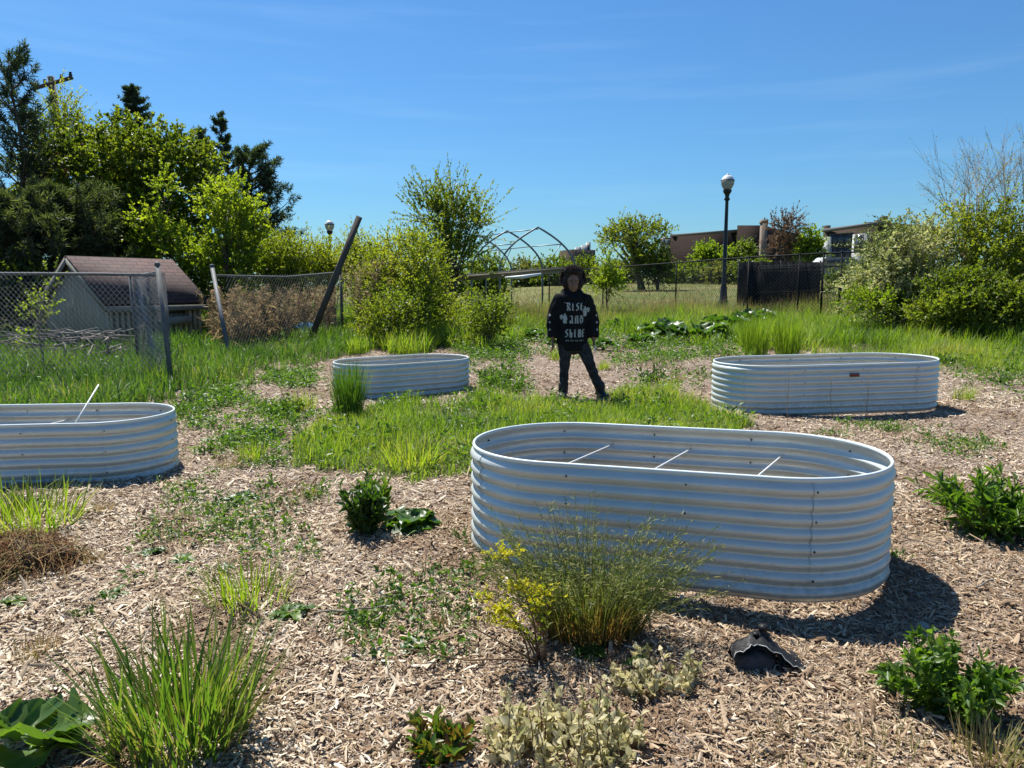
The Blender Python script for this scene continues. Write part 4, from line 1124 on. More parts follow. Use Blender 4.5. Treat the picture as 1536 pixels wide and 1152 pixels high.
# dark undergrowth and brush pile by the shed
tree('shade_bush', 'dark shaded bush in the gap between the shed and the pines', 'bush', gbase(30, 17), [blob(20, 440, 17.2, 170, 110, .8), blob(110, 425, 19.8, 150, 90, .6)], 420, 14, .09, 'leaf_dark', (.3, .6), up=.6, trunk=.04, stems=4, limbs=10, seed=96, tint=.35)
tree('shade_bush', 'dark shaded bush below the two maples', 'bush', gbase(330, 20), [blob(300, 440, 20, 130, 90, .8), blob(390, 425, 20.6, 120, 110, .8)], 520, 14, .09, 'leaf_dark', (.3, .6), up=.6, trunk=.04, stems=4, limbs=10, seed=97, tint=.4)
r = np.random.default_rng(98)
A = Acc()
for k in range(80):
    c = at(r.uniform(-40, 190), r.uniform(492, 530), r.uniform(12.2, 14)); c[2] = max(c[2], float(gz(c[0], c[1])) + .05)
    d = rand_dir(1, r)[0] * [1, .6, .25]; L_ = r.uniform(.4, 1.3)
    A.add(*tubes(np.array([c - d * L_ / 2, c + rand_dir(1, r)[0] * .06, c + d * L_ / 2]), np.array([.02, .016, .006]) * r.uniform(.5, 1.4), 5))
tag(A.build('brush_pile', M['bark_grey'], loc=gbase(80, 13)), 'heap of grey cut branches behind the left fence', 'brush pile')

# ------------------------------------------------------------------ grass, reeds and ground cover (uncountable masses)
def scatter(n, poly, seed, ymax=40, ymin=1.5, bias=1.0):
    """Random ground points whose image falls inside a photo polygon."""
    r = np.random.default_rng(seed)
    pl = np.array(poly); got = []
    gpts = [gp(max(-120, min(1660, px)), max(py, 445)) for px, py in poly]
    G = np.array(gpts); lo, hi = G.min(0), G.max(0)
    cnt = 0
    for _ in range(60):
        y0_, y1_ = max(lo[1] - .3, ymin), min(hi[1], ymax)
        x, y = r.uniform(lo[0], hi[0], n), y0_ + (y1_ - y0_) * r.random(n) ** bias
        P = np.c_[x, y, gz(x, y)]
        P = P[in_poly(proj(P) + edge_wobble(P), poly)]
        got.append(P); cnt += len(P)
        if cnt >= n: break
    return np.concatenate(got)[:n], r


def grass(name, label, cat, P, r, hmin, hmax, w, mat, lean=.35, curl=.8, tint=.5, tvar=.3, segs=3, hn=1.5, extra=None):
    n = len(P)
    pn = snoise(P[:, 0], P[:, 1], hn, 3)
    H = r.uniform(hmin, hmax, n) * (1 + .35 * pn)
    V, F, nv = blades(P, H, w * r.uniform(.6, 1.3, n), r.uniform(0, 6.283, n), np.abs(r.normal(0, lean, n)), np.abs(r.normal(curl * .5, curl * .5, n)), segs, r)
    tt = np.clip(tint + tvar * .7 * snoise(P[:, 0], P[:, 1], 2.3, 8) + r.normal(0, tvar * .5, n), 0, 1)
    A = Acc().add(V, F, np.repeat(tt, nv))
    if extra: extra(A)
    return tag(A.build(name, M[mat]), label, cat, kind='stuff')


RHUB = [(1005, 513), (985, 506), (1055, 513), (1090, 500), (1120, 490), (1145, 486), (925, 496), (960, 520)]
P, r = scatter(34000, LAWN, 201)
k = snoise(P[:, 0], P[:, 1], 2.0, 4) + r.normal(0, .4, len(P)) > -.55
grass('lawn_grass', 'bright green grass patch between the metal beds', 'grass', P[k], r, .05, .19, .006, 'grass', .5, 1.1, .58, .4, hn=3.0)
P, r = scatter(52000, LEFT_STRIP, 202, bias=1.3)
grass('tall_grass', 'tall green grass along the left chain link fence', 'grass', P, r, .14, .42, .012, 'deepgrass', .4, 1.0, .34, .4, hn=2.2)
P, r = scatter(92000, MEADOW, 203, ymax=27, bias=1.7)
k = (snoise(P[:, 0], P[:, 1], 1.1, 14) + r.normal(0, .5, len(P)) > -.9) | (P[:, 1] > 15)
for q in RHUB: k &= np.hypot(P[:, 0] - gp(q[0], q[1])[0], P[:, 1] - gp(q[0], q[1])[1] + .15) > .28 + .25 * r.random(len(P))
P = P[k]
near = np.clip((P[:, 1] - 11) / 6, .35, 1)
grass('meadow_grass', 'tall weedy meadow grass in front of the black fence', 'grass', P, r, .18, .52, .012, 'grass', .38, 1.0, .42, .4)
P, r = scatter(26000, [(1200, 528), (1420, 500), (1700, 490), (1700, 556), (1560, 566), (1430, 548)], 209, ymax=20)
k = snoise(P[:, 0], P[:, 1], 1.8, 24) + r.normal(0, .4, len(P)) > -.35
grass('rough_grass', 'rough weedy grass at the right edge behind the bed', 'grass', P[k], r, .1, .34, .009, 'grass', .45, 1.0, .5, .4)
P, r = scatter(9000, [(520, 470), (1640, 440), (1640, 470), (900, 490), (600, 500)], 204, ymax=26)
grass('dry_grass', 'pale dry stalks mixed through the meadow', 'grass', P, r, .35, .8, .008, 'drygrass', .25, .5, .4, .35)
n = 26000; rr_ = np.random.default_rng(205); y = rr_.uniform(24, 62, n); x = rr_.uniform(-.6, .6, n) * y + 4
grass('field_grass', 'rough grass over the open field beyond the fence', 'grass', np.c_[x, y, gz(x, y)], rr_, .1, .3, .03, 'drygrass', .5, .8, .75, .25, segs=2)

# broken ground cover of small weeds and stray grass over the mulch
COVER = [([(690, 505), (1120, 495), (1095, 565), (970, 548), (850, 532), (700, 548)], 11000, .5, .08, .30),
         (LAWN, 2600, .6, .08, .20), (LEFT_STRIP, 7000, .45, .15, .45), (MEADOW, 9000, .5, .12, .42),
         ([(270, 600), (480, 555), (500, 600), (450, 660), (440, 720), (340, 700), (270, 660)], 8000, .5, .05, .16),
         ([(700, 530), (790, 515), (800, 560), (780, 600), (710, 600), (705, 560)], 2600, .5, .06, .22),
         ([(900, 505), (1090, 510), (1065, 590), (940, 590)], 2600, .5, .05, .18),
         ([(1415, 545), (1620, 525), (1640, 580), (1560, 600), (1420, 580)], 2600, .5, .06, .24),
         ([(1180, 632), (1440, 640), (1500, 700), (1380, 680), (1350, 660), (1180, 650)], 1200, .45, .03, .09),
         ([(250, 720), (480, 690), (520, 840), (300, 880), (150, 880)], 2200, .45, .03, .09),
         ([(300, 880), (700, 850), (720, 1000), (420, 1000)], 700, .4, .03, .09)]
A = Acc(); r = np.random.default_rng(206)
for k, (poly, n, tnt, h0, h1) in enumerate(COVER):
    P, r = scatter(n, poly, 300 + k)
    kk = snoise(P[:, 0], P[:, 1], 4.0, 40 + k) + r.normal(0, .35, len(P)) > .12
    P = P[kk]
    h = r.uniform(h0, h1, len(P)); g = r.random(len(P)) < .45
    V, F, nv = blades(P[g], h[g] * 1.2, .006, r.uniform(0, 6.283, g.sum()), np.abs(r.normal(.2, .4, g.sum())), r.uniform(0, 1, g.sum()), 3, r)
    A.add(V, F, np.repeat(np.clip(r.normal(tnt, .2, g.sum()), 0, 1), nv))
    Q = np.repeat(P[~g], 4, 0); D = unit(r.normal(0, 1, Q.shape) * [1, 1, .3] + [0, 0, .6])
    sz = np.minimum(np.repeat(h[~g], 4) * r.uniform(.3, .6, len(Q)), r.uniform(.04, .08, len(Q)))
    V, F, nv = leaves(Q + D * sz[:, None] * .2 + np.array([0, 0, 1]) * (np.repeat(h[~g], 4) * r.uniform(0, .8, len(Q)))[:, None], D, sz, sz * .45, r, True, .5)
    A.add(V, F, np.repeat(np.clip(r.normal(tnt, .2, len(Q)), 0, 1), nv))
tag(A.build('ground_weeds', M['weed']), 'thin cover of tiny weeds and grass sprigs over the mulch', 'ground cover', kind='stuff')

# dry reeds behind the second fence run
r = np.random.default_rng(207); n = 300
px = r.uniform(322, 500, n); d = np.maximum(14.4, 14.4 + (px - 345) / 168 * 4.7) + r.uniform(.6, 2.6, n)
x = (px - 768) / FPX * d; z = gz(x, d)
S = np.c_[x, d, z]; H = r.uniform(.5, 1.3, n)
D = unit(r.normal(0, .16, (n, 3)) + [0, 0, 1])
pa = shoot_set(S, D, H, r.normal(0, .14, (n, 3)) * [1, 1, .2], 5)
A = Acc().add(*tubes(pa, np.linspace(.005, .003, 5)[None], 3, cap=False), t=.35)
tp = np.repeat(pa[:, -1], 34, 0); dn = np.repeat(unit(pa[:, -1] - pa[:, -2]), 34, 0)
tp = tp - dn * r.uniform(0, .3, (len(tp), 1)); hd = np.repeat(rand_dir(n, r) * [1, 1, 0], 34, 0)
V, F, nv = leaves(tp, unit(hd * .8 + r.normal(0, .45, tp.shape) + [0, 0, .1]), r.uniform(.06, .16, len(tp)), .014, r, False, .3)
A.add(V, F, np.repeat(np.clip(np.repeat(r.uniform(.2, .9, n), 34) + r.normal(0, .12, len(tp)), 0, 1), nv))
Q = np.repeat(S, 5, 0) + np.repeat(H, 5)[:, None] * r.uniform(.2, .7, (n * 5, 1)) * [0, 0, 1]
V, F, nv = leaves(Q, unit(r.normal(0, .7, Q.shape) + [0, 0, .3]), r.uniform(.15, .35, len(Q)), .018, r, True, .4)
A.add(V, F, np.repeat(r.uniform(.1, .7, len(Q)), nv))
tag(A.build('dry_reeds', M['reed']), 'stand of dry tan reeds with drooping plumes behind the fence', 'reeds', kind='stuff')
r = np.random.default_rng(208); n = 70
px = r.uniform(535, 585, n); d = r.uniform(17.2, 18, n); x = (px - 768) / FPX * d; S = np.c_[x, d, gz(x, d)]
pa = shoot_set(S, unit(r.normal(0, .12, (n, 3)) + [0, 0, 1]), r.uniform(1.1, 2.0, n), r.normal(0, .1, (n, 3)) * [1, 1, .2], 5)
A = Acc().add(*tubes(pa, np.linspace(.006, .003, 5)[None], 3, cap=False), t=.4)
tp = np.repeat(pa[:, -1], 26, 0) - np.repeat(unit(pa[:, -1] - pa[:, -2]), 26, 0) * r.uniform(0, .35, (n * 26, 1))
V, F, nv = leaves(tp, unit(r.normal(0, .6, tp.shape) + [.3, 0, .1]), r.uniform(.06, .15, len(tp)), .014, r, False, .3)
tag(A.add(V, F, np.repeat(r.uniform(.4, 1, len(tp)), nv)).build('dry_reeds', M['reed']), 'tan reed stalks mixed into the thicket right of the plank', 'reeds', kind='stuff')

# ------------------------------------------------------------------ individual plants
def big_leaf(base, d, L, W, r, cup=.25, wave=.05, droop=.4, lobes=0, n=9, nw=7):
    """Broad wavy leaf blade grown from base along d."""
    d = unit(np.asarray(d, float)); up = np.array([0, 0, 1.])
    s = unit(np.cross(d, up)); nrm = np.cross(s, d)
    t = np.linspace(0, 1, n); q = np.linspace(-1, 1, nw)
    prof = np.sin(math.pi * np.clip(t * .93 + .07, 0, 1) ** .75) ** .7 * (1 - .2 * t)
    ph = r.uniform(0, 6.28, 3)
    V = []
    for i in range(n):
        w = W * .5 * prof[i] * (1 + (.3 * math.sin(t[i] * lobes * 6.28) if lobes else 0))
        for k in range(nw):
            e = abs(q[k])
            p = base + d * L * t[i] - up * L * droop * t[i] ** 2 + s * (w * q[k]) + nrm * (cup * W * q[k] ** 2 * prof[i])
            p = p + nrm * (wave * W * e * math.sin(t[i] * 13 + ph[0] + q[k] * 2) + .03 * W * math.sin(t[i] * 21 + ph[1] + 4 * e))
            V.append(p)
    i0 = (np.arange(n - 1)[:, None] * nw + np.arange(nw - 1)).ravel()
    return np.array(V), np.c_[i0, i0 + 1, i0 + nw + 1, i0 + nw]


def grass_tuft(name, label, cat, c, n, rad, hmin, hmax, w, mat, seed, lean=.35, curl=.7, tint=.5, tv=.2, group=None, segs=5, brown=0, mats=None):
    r = np.random.default_rng(seed)
    a_, q = r.uniform(0, 6.283, n), rad * np.sqrt(r.random(n))
    P = np.c_[c[0] + q * np.cos(a_), c[1] + q * np.sin(a_), 0 * q]; P[:, 2] = gz(P[:, 0], P[:, 1]) - .01
    H = r.uniform(hmin, hmax, n)
    az = a_ + r.normal(0, .7, n)
    V, F, nv = blades(P, H, w * r.uniform(.6, 1.2, n), az, np.abs(r.normal(lean * .7, lean * .5, n)) * (.3 + .9 * q / rad), np.abs(r.normal(curl, curl * .6, n)) * .6, segs, r)
    tt = np.repeat(np.clip(r.normal(tint, tv, n), 0, 1), nv)
    A = Acc().add(V, F, tt)
    if brown:
        k = int(n * brown); V, F, nv = blades(P[:k] + r.normal(0, .01, (k, 3)) * [1, 1, 0], H[:k] * r.uniform(.25, .55, k), w, az[:k] + 1, np.abs(r.normal(.8, .35, k)), r.uniform(0, .8, k), 4, r)
        A.add(V, F, np.repeat(r.uniform(0, .5, k), nv), 1)
    return tag(A.build(name, [M[mat], M['drygrass']], loc=c), label, cat, group)


def leafy_plant(name, label, cat, c, nst, H, rad, per, L, W, mat, seed, lean=.5, group=None, tint=.5, nice=True, stem='stem', droop=-.15, up=.3, upd=.5, t0=.12):
    """Several leafy stems from one base; parts: stems and leaves."""
    r = np.random.default_rng(seed)
    t = thing(name, label, cat, c, group)
    a_, q = r.uniform(0, 6.283, nst), rad * .35 * np.sqrt(r.random(nst))
    S = np.c_[c[0] + q * np.cos(a_), c[1] + q * np.sin(a_), 0 * q]; S[:, 2] = gz(S[:, 0], S[:, 1]) - .01
    ln = np.abs(r.normal(lean, lean * .5, nst))
    D = unit(np.stack([np.cos(a_) * ln, np.sin(a_) * ln, np.ones(nst)], -1))
    pa = shoot_set(S, D, H * r.uniform(.6, 1.05, nst), np.array([0, 0, droop]) + r.normal(0, .1, (nst, 3)), 6)
    Acc().add(*tubes(pa, np.linspace(.006, .002, 6)[None] * max(.4, H / .4), 5)).build('stem', M[stem], t, smooth=True)
    A = Acc(); leafed(A, pa, per, L, r, np.full(nst, tint), W, t0, .9, up=up, updir=upd, nice=nice)
    A.build('foliage', M[mat], t)
    return t


def rosette(name, label, cat, c, n, L, W, mat, seed, rise=.5, droop=.5, lobes=0, group=None, tint=.5, cup=.2, stalk=0.0, wave=.06, one=True):
    """Ring of broad leaves from one crown (dock, dandelion, rhubarb)."""
    r = np.random.default_rng(seed)
    A = Acc()
    for k in range(n):
        a_ = k * 2.4 + r.normal(0, .3); e = rise * r.uniform(.4, 1.5)
        d = np.array([math.cos(a_), math.sin(a_), e]); l = L * r.uniform(.65, 1.15)
        b = np.array(c, float) + [0, 0, .008]
        if stalk:
            b2 = b + unit(d * [1, 1, 1.6]) * stalk * r.uniform(.6, 1.2)
            A.add(*tubes(np.array([b, (b + b2) / 2 + [0, 0, .02], b2]), np.array([.012, .010, .007]) * min(1, L * 4), 6), t=.85)
            b = b2
        V, F = big_leaf(b, d, l, W * r.uniform(.75, 1.2), r, cup * r.uniform(.3, 1.4), wave, droop * r.uniform(.6, 1.3), lobes)
        V[:, 2] = np.maximum(V[:, 2], gz(V[:, 0], V[:, 1]) + .004)
        A.add(V, F, np.clip(tint + r.normal(0, .2), 0, 1))
    return tag(A.build(name, M[mat], smooth=True, loc=c), label, cat, group)


# foreground left: big grass tuft with seedy tips
c = gp(272, 1118)
grass_tuft('grass_tuft', 'large upright tuft of broad green grass in the left foreground', 'grass tuft', c, 420, .19, .20, .45, .009, 'deepgrass', 401, .42, .5, .6, .25, brown=.4)
grass_tuft('grass_tuft', 'pale loose grass tuft behind the large foreground tuft', 'grass tuft', gp(372, 905), 150, .18, .12, .26, .006, 'grass', 402, .5, .9, .6, brown=.2)
# feathery brome
c = gp(884, 955); r = np.random.default_rng(403)
t = thing('feathery_grass', 'tall feathery seeding grass with brown base in front of the nearest bed', 'grass clump', c)
n = 560; a_, q = r.uniform(0, 6.283, n), .17 * np.sqrt(r.random(n)); P = np.c_[c[0] + q * np.cos(a_) * 1.25, c[1] + q * np.sin(a_) * .8, 0 * q]; P[:, 2] = gz(P[:, 0], P[:, 1]) - .01
V, F, nv = blades(P, r.uniform(.16, .40, n), .0055, a_ + r.normal(0, .6, n), np.abs(r.normal(.22, .15, n)), np.abs(r.normal(.4, .4, n)), 4, r)
hz_ = V[:, 2] - c[2]
Acc().add(V, F, np.clip(.0 + hz_ * 1.9 + np.repeat(r.normal(0, .12, n), nv), 0, .8)).build('blade', M['brome'], t)
n = 430; a_, q = r.uniform(0, 6.283, n), .15 * np.sqrt(r.random(n)); S = np.c_[c[0] + q * np.cos(a_) * 1.25, c[1] + q * np.sin(a_) * .8, 0 * q]; S[:, 2] = gz(S[:, 0], S[:, 1])
ln = np.abs(r.normal(.34, .22, n)); D = unit(np.stack([np.cos(a_) * ln * 1.25, np.sin(a_) * ln * .7, np.ones(n)], -1))
pa = shoot_set(S, D, r.uniform(.32, .60, n), np.stack([np.cos(a_) * .22, np.sin(a_) * .1, -.16 + 0 * a_], -1) + r.normal(0, .06, (n, 3)), 7)
A = Acc().add(*tubes(pa, np.linspace(.0017, .0007, 7)[None], 3, cap=False), t=.45)
k = 16; tp = r.uniform(.55, 1, (n, k)); f = tp * 6; i = np.minimum(f.astype(int), 5); f = (f - i)[..., None]; rows = np.arange(n)[:, None]
Q = (pa[rows, i] * (1 - f) + pa[rows, i + 1] * f).reshape(-1, 3); Tn = unit(pa[rows, i + 1] - pa[rows, i]).reshape(-1, 3)
D2 = unit(Tn * .8 + r.normal(0, .5, Q.shape) + [0, 0, -.25])
V, F, nv = leaves(Q, D2, r.uniform(.014, .036, len(Q)), .0026, r, False, .3)
A.add(V, F, np.repeat(np.clip(r.normal(.86, .14, len(Q)), 0, 1), nv))
A.build('seed_head', M['brome'], t)
# yellow flowered plant
c = gp(812, 1000); r = np.random.default_rng(404)
t = thing('flowering_plant', 'lanky brown stemmed plant with yellow green flower heads beside the feathery grass', 'plant', c)
tips = [(758, 822), (752, 905), (790, 872), (745, 925), (805, 902), (772, 930), (735, 890), (820, 880)]
pths = []
for k, (px, py) in enumerate(tips):
    e = at(px - 8, py, c[1] - .06 + r.uniform(-.06, .06)); b = c + np.array([r.normal(0, .02), r.normal(0, .02), 0])
    u = np.linspace(0, 1, 7)[:, None]
    pths.append(b + (e - b) * u + np.array([.02, 0, .03]) * (4 * u * (1 - u)) + np.cumsum(r.normal(0, .004, (7, 3)), 0))
e1 = at(585, 975, c[1] - .02); pths.append(c + (e1 - c) * np.linspace(0, 1, 7)[:, None] + np.array([0, 0, .012]) * np.sin(np.linspace(0, 9, 7))[:, None])
e1 = at(680, 925, c[1] - .02); pths.append(c + (e1 - c) * np.linspace(0, 1, 7)[:, None])
pths = np.array(pths)
Acc().add(*tubes(pths, np.linspace(.0045, .0016, 7)[None], 6)).build('stem', M['stem_brown'], t, smooth=True)
A = Acc(); leafed(A, pths[:8], 22, .032, r, np.full(8, .5), .5, .3, .9, nice=True); A.build('foliage', M['leaf_yellow'], t)
for k in range(8):
    A = Acc(); e = pths[k][-1]; m_ = 46 if k < 3 else 26
    Q = e + r.normal(0, 1, (m_, 3)) * [.028, .024, .011] - np.array([0, 0, .004]); Q[:, 2] += (r.random(m_) < .35) * r.uniform(-.035, 0, m_)
    st = np.stack([np.repeat((e - [0, 0, .03])[None], m_, 0), Q], 1)
    A.add(*tubes(st, .0008, 3, cap=False), t=.1)
    Q = np.repeat(Q, 5, 0)
    V, F, nv = leaves(Q, unit(r.normal(0, .8, Q.shape) + [0, 0, .5]), r.uniform(.008, .016, len(Q)), .007, r, False, .7)
    A.add(V, F, np.repeat(r.uniform(.2, 1, len(Q)), nv)); A.build('flower_head', M['flower'], t)
# withered pale leafy plant
def withered(label, c, nst, H, rad, seed, tint):
    r = np.random.default_rng(seed)
    t = thing('withered_plant', label, 'plant', c)
    a_, q = r.uniform(0, 6.283, nst), rad * np.sqrt(r.random(nst)); S = np.c_[c[0] + q * np.cos(a_) * 1.5, c[1] + q * np.sin(a_) * .9, 0 * q]; S[:, 2] = gz(S[:, 0], S[:, 1]) - .01
    pa = shoot_set(S, unit(r.normal(0, .22, (nst, 3)) + [0, 0, 1]), H * r.uniform(.45, 1.1, nst), r.normal(0, .12, (nst, 3)), 6)
    Acc().add(*tubes(pa, np.linspace(.003, .0015, 6)[None], 5)).build('stem', M['stem_brown'], t)
    A = Acc(); leafed(A, pa, 15, .042, r, np.clip(r.normal(tint, .2, nst), 0, 1), .62, .08, 1.0, up=.15, updir=.2, nice=True); A.build('foliage', M['dryleaf'], t)
withered('crisp withered pale plant in the bottom foreground below the flowering plant', gp(838, 1130), 85, .17, .17, 405, .45)
withered('small pale withered sprigs between the feathery grass and the black object', gp(985, 1035), 26, .12, .11, 406, .5)
# red tinged plant at the bottom edge
leafy_plant('red_leaved_plant', 'compact plant with glossy green and red tinged leaves at the bottom edge', 'plant', gp(660, 1142), 26, .13, .15, 11, .065, .42, 'redleaf', 407, .6, None, .42, up=.7, t0=.02)
# broad leaves in the bottom left corner
t0_ = gp(55, 1135)
rosette('broad_leaved_plant', 'low plant with big cupped round leaves in the bottom left corner', 'plant', t0_, 10, .17, .19, 'rhubarb', 408, .75, .4, 0, None, .75, .4, .07, .05)
# thistles and dock bushes
leafy_plant('thistle', 'bushy jagged leaved thistle in the right foreground', 'thistle', gp(1425, 1072), 42, .29, .17, 40, .062, .40, 'weed', 409, .55, None, .5, up=.25)
leafy_plant('thistle', 'small side shoot of jagged leaves left of the bushy thistle', 'thistle', gp(1352, 1040), 5, .12, .08, 12, .07, .36, 'weed_dark', 410, .9, None, .4)
leafy_plant('dock_bush', 'dark green bush of long curved leaves at the right photo edge', 'bush', gp(1490, 800), 44, .48, .34, 26, .12, .24, 'weed', 411, .6, None, .5, droop=-.25)
grass_tuft('grass_tuft', 'yellowing grass tuft in the bottom right corner', 'grass tuft', gp(1490, 1150), 160, .10, .07, .17, .005, 'drygrass', 412, .4, .6, .75)
grass_tuft('grass_tuft', 'sparse thin dry tuft at the bottom edge below the black object', 'grass tuft', gp(1215, 1145), 90, .17, .05, .12, .0035, 'drygrass', 413, .4, .5, .6)
grass_tuft('grass_tuft', 'thin dry tuft between the thistle and the bottom edge', 'grass tuft', gp(1330, 1135), 90, .15, .05, .12, .0035, 'drygrass', 414, .4, .5, .7)
# clump left of the nearest bed: upright leaves and a cabbage like plant
leafy_plant('leafy_clump', 'dense upright dark green clump left of the nearest bed', 'plant', gp(548, 800), 30, .30, .17, 22, .085, .4, 'weed_dark', 415, .25, None, .35, up=.5, droop=-.05)
leafy_plant('lettuce_shoot', 'brighter upright leaves springing from behind the dark clump', 'plant', gp(572, 775), 12, .26, .08, 12, .11, .3, 'weed', 416, .25, None, .7, up=.9, droop=-.05)
rosette('broad_leaved_plant', 'low plant with wavy blue green leaves touching the dark green clump', 'plant', gp(618, 792), 16, .20, .16, 'rhubarb', 417, .55, .5, 2, None, .45, .25, .03, .1)
# upright dark grass and tussocks
grass_tuft('grass_tuft', 'single upright clump of dark grass in front of the small back bed', 'grass tuft', gp(524, 622), 420, .15, .40, .66, .008, 'deepgrass', 418, .16, .25, .35, .15)
grass_tuft('grass_tuft', 'tall straight light green grass clump behind the right bed', 'grass tuft', gp(1132, 532), 420, .24, .55, .86, .009, 'grass', 419, .14, .25, .45, .15)
grass_tuft('grass_tuft', 'second tall straight grass clump behind the right bed, beside the first', 'grass tuft', gp(1180, 532), 360, .22, .55, .82, .009, 'grass', 420, .14, .25, .4, .15)
grass_tuft('grass_tuft', 'yellowish grass tuft standing out in the front of the lawn patch', 'grass tuft', gp(618, 700), 200, .22, .15, .36, .009, 'grass', 421, .55, .6, .75, .15)
grass_tuft('grass_tuft', 'fresh grass tuft growing on the overturned sod', 'grass tuft', gp(38, 790), 320, .30, .12, .34, .009, 'grass', 422, .55, .7, .6, .2)
# overturned sod
c = gp(40, 862); r = np.random.default_rng(423)
t = thing('overturned_sod', 'overturned clod of sod with matted brown roots at the left edge', 'sod', c)
th = np.linspace(0, 2 * math.pi, 22, endpoint=False)
rows = []
for k, (rs, z) in enumerate([(1.0, -.02), (1.05, .04), (.95, .08), (.7, .11), (.35, .125), (.0, .13)]):
    rows.append(np.stack([c[0] - .14 + .29 * rs * np.cos(th) * (1 + .14 * np.sin(3 * th + k) + .09 * np.sin(7 * th + 2 * k)), c[1] + .10 + .17 * rs * np.sin(th) * (1 + .1 * np.sin(5 * th)), c[2] + z * (1 + .2 * np.sin(4 * th + k))], -1))
V = np.concatenate(rows); j = np.arange(5)[:, None] * 22; q = np.arange(22)[None]; q2 = (q + 1) % 22
Acc().add(V, np.stack([j + q, j + q2, j + 22 + q2, j + 22 + q], -1).reshape(-1, 4)).build('clod', plain('dark clod soil', (.065, .04, .025), .95, var=.4, scale=25, bump=.8), t, smooth=True)
n = 2600; kk = r.integers(0, len(V) - 24, n); Q = V[kk] + r.normal(0, .035, (n, 3)) * [1.3, 1, .6]
pa = shoot_set(Q, unit(r.normal(0, .7, (n, 3)) + [.25, -.7, .1]), r.uniform(.05, .17, n), np.array([0, 0, -.7]) + r.normal(0, .4, (n, 3)), 5)
pa[..., 2] = np.maximum(pa[..., 2], c[2] + .0)
M['root'] = tinted('root fibre', [(.14, .065, .03), (.27, .15, .07), (.40, .29, .14), (.16, .18, .05)], .9, .1)
Acc().add(*tubes(pa, .0017, 3, cap=False), t=np.repeat(r.uniform(0, 1, n) ** 1.3, 15)).build('root', M['root'], t)

# rhubarb rows behind the beds
RH = [(1005, 505, 13, .34, .34, 'dark rhubarb plant at the near end of its row'), (985, 498, 12, .30, .32, 'rhubarb plant half hidden behind the near end of its row'), (1055, 505, 14, .36, .36, 'rhubarb plant with one pale upturned leaf in the middle of the row'),
      (1090, 492, 16, .38, .36, 'tallest rhubarb plant left of the straight grass clumps'), (1120, 482, 13, .34, .32, 'rhubarb plant just behind the tallest one'), (1145, 478, 11, .32, .3, 'rhubarb plant at the far end of the row'), (1190, 510, 9, .25, .25, 'rhubarb plant peeping out right of the straight grass clumps'),
      (800, 505, 9, .26, .25, 'low rhubarb plant directly left of the person'), (925, 488, 10, .25, .24, 'grey green rhubarb plant right of the person'), (960, 512, 8, .22, .22, 'flat rhubarb plant in front of the grey green one'), (905, 518, 8, .20, .2, 'small rhubarb plant by the hand holding the white phone'),
      (940, 470, 8, .24, .22, 'farthest rhubarb plant in the meadow edge'), (830, 515, 6, .18, .18, 'small low rhubarb plant behind the person on the left')]
for k, (px, py, n, L, W, lab) in enumerate(RH):
    c = gp(px, py + 8)
    rosette('rhubarb_plant', lab, 'rhubarb', c, n + 3, L * 1.5, W * 1.5, 'rhubarb', 430 + k, .9, .6, 0, 'rhubarb plants behind the beds', .35 + .3 * (k % 3) / 2, .3, .26 if L > .28 else .14, .08)

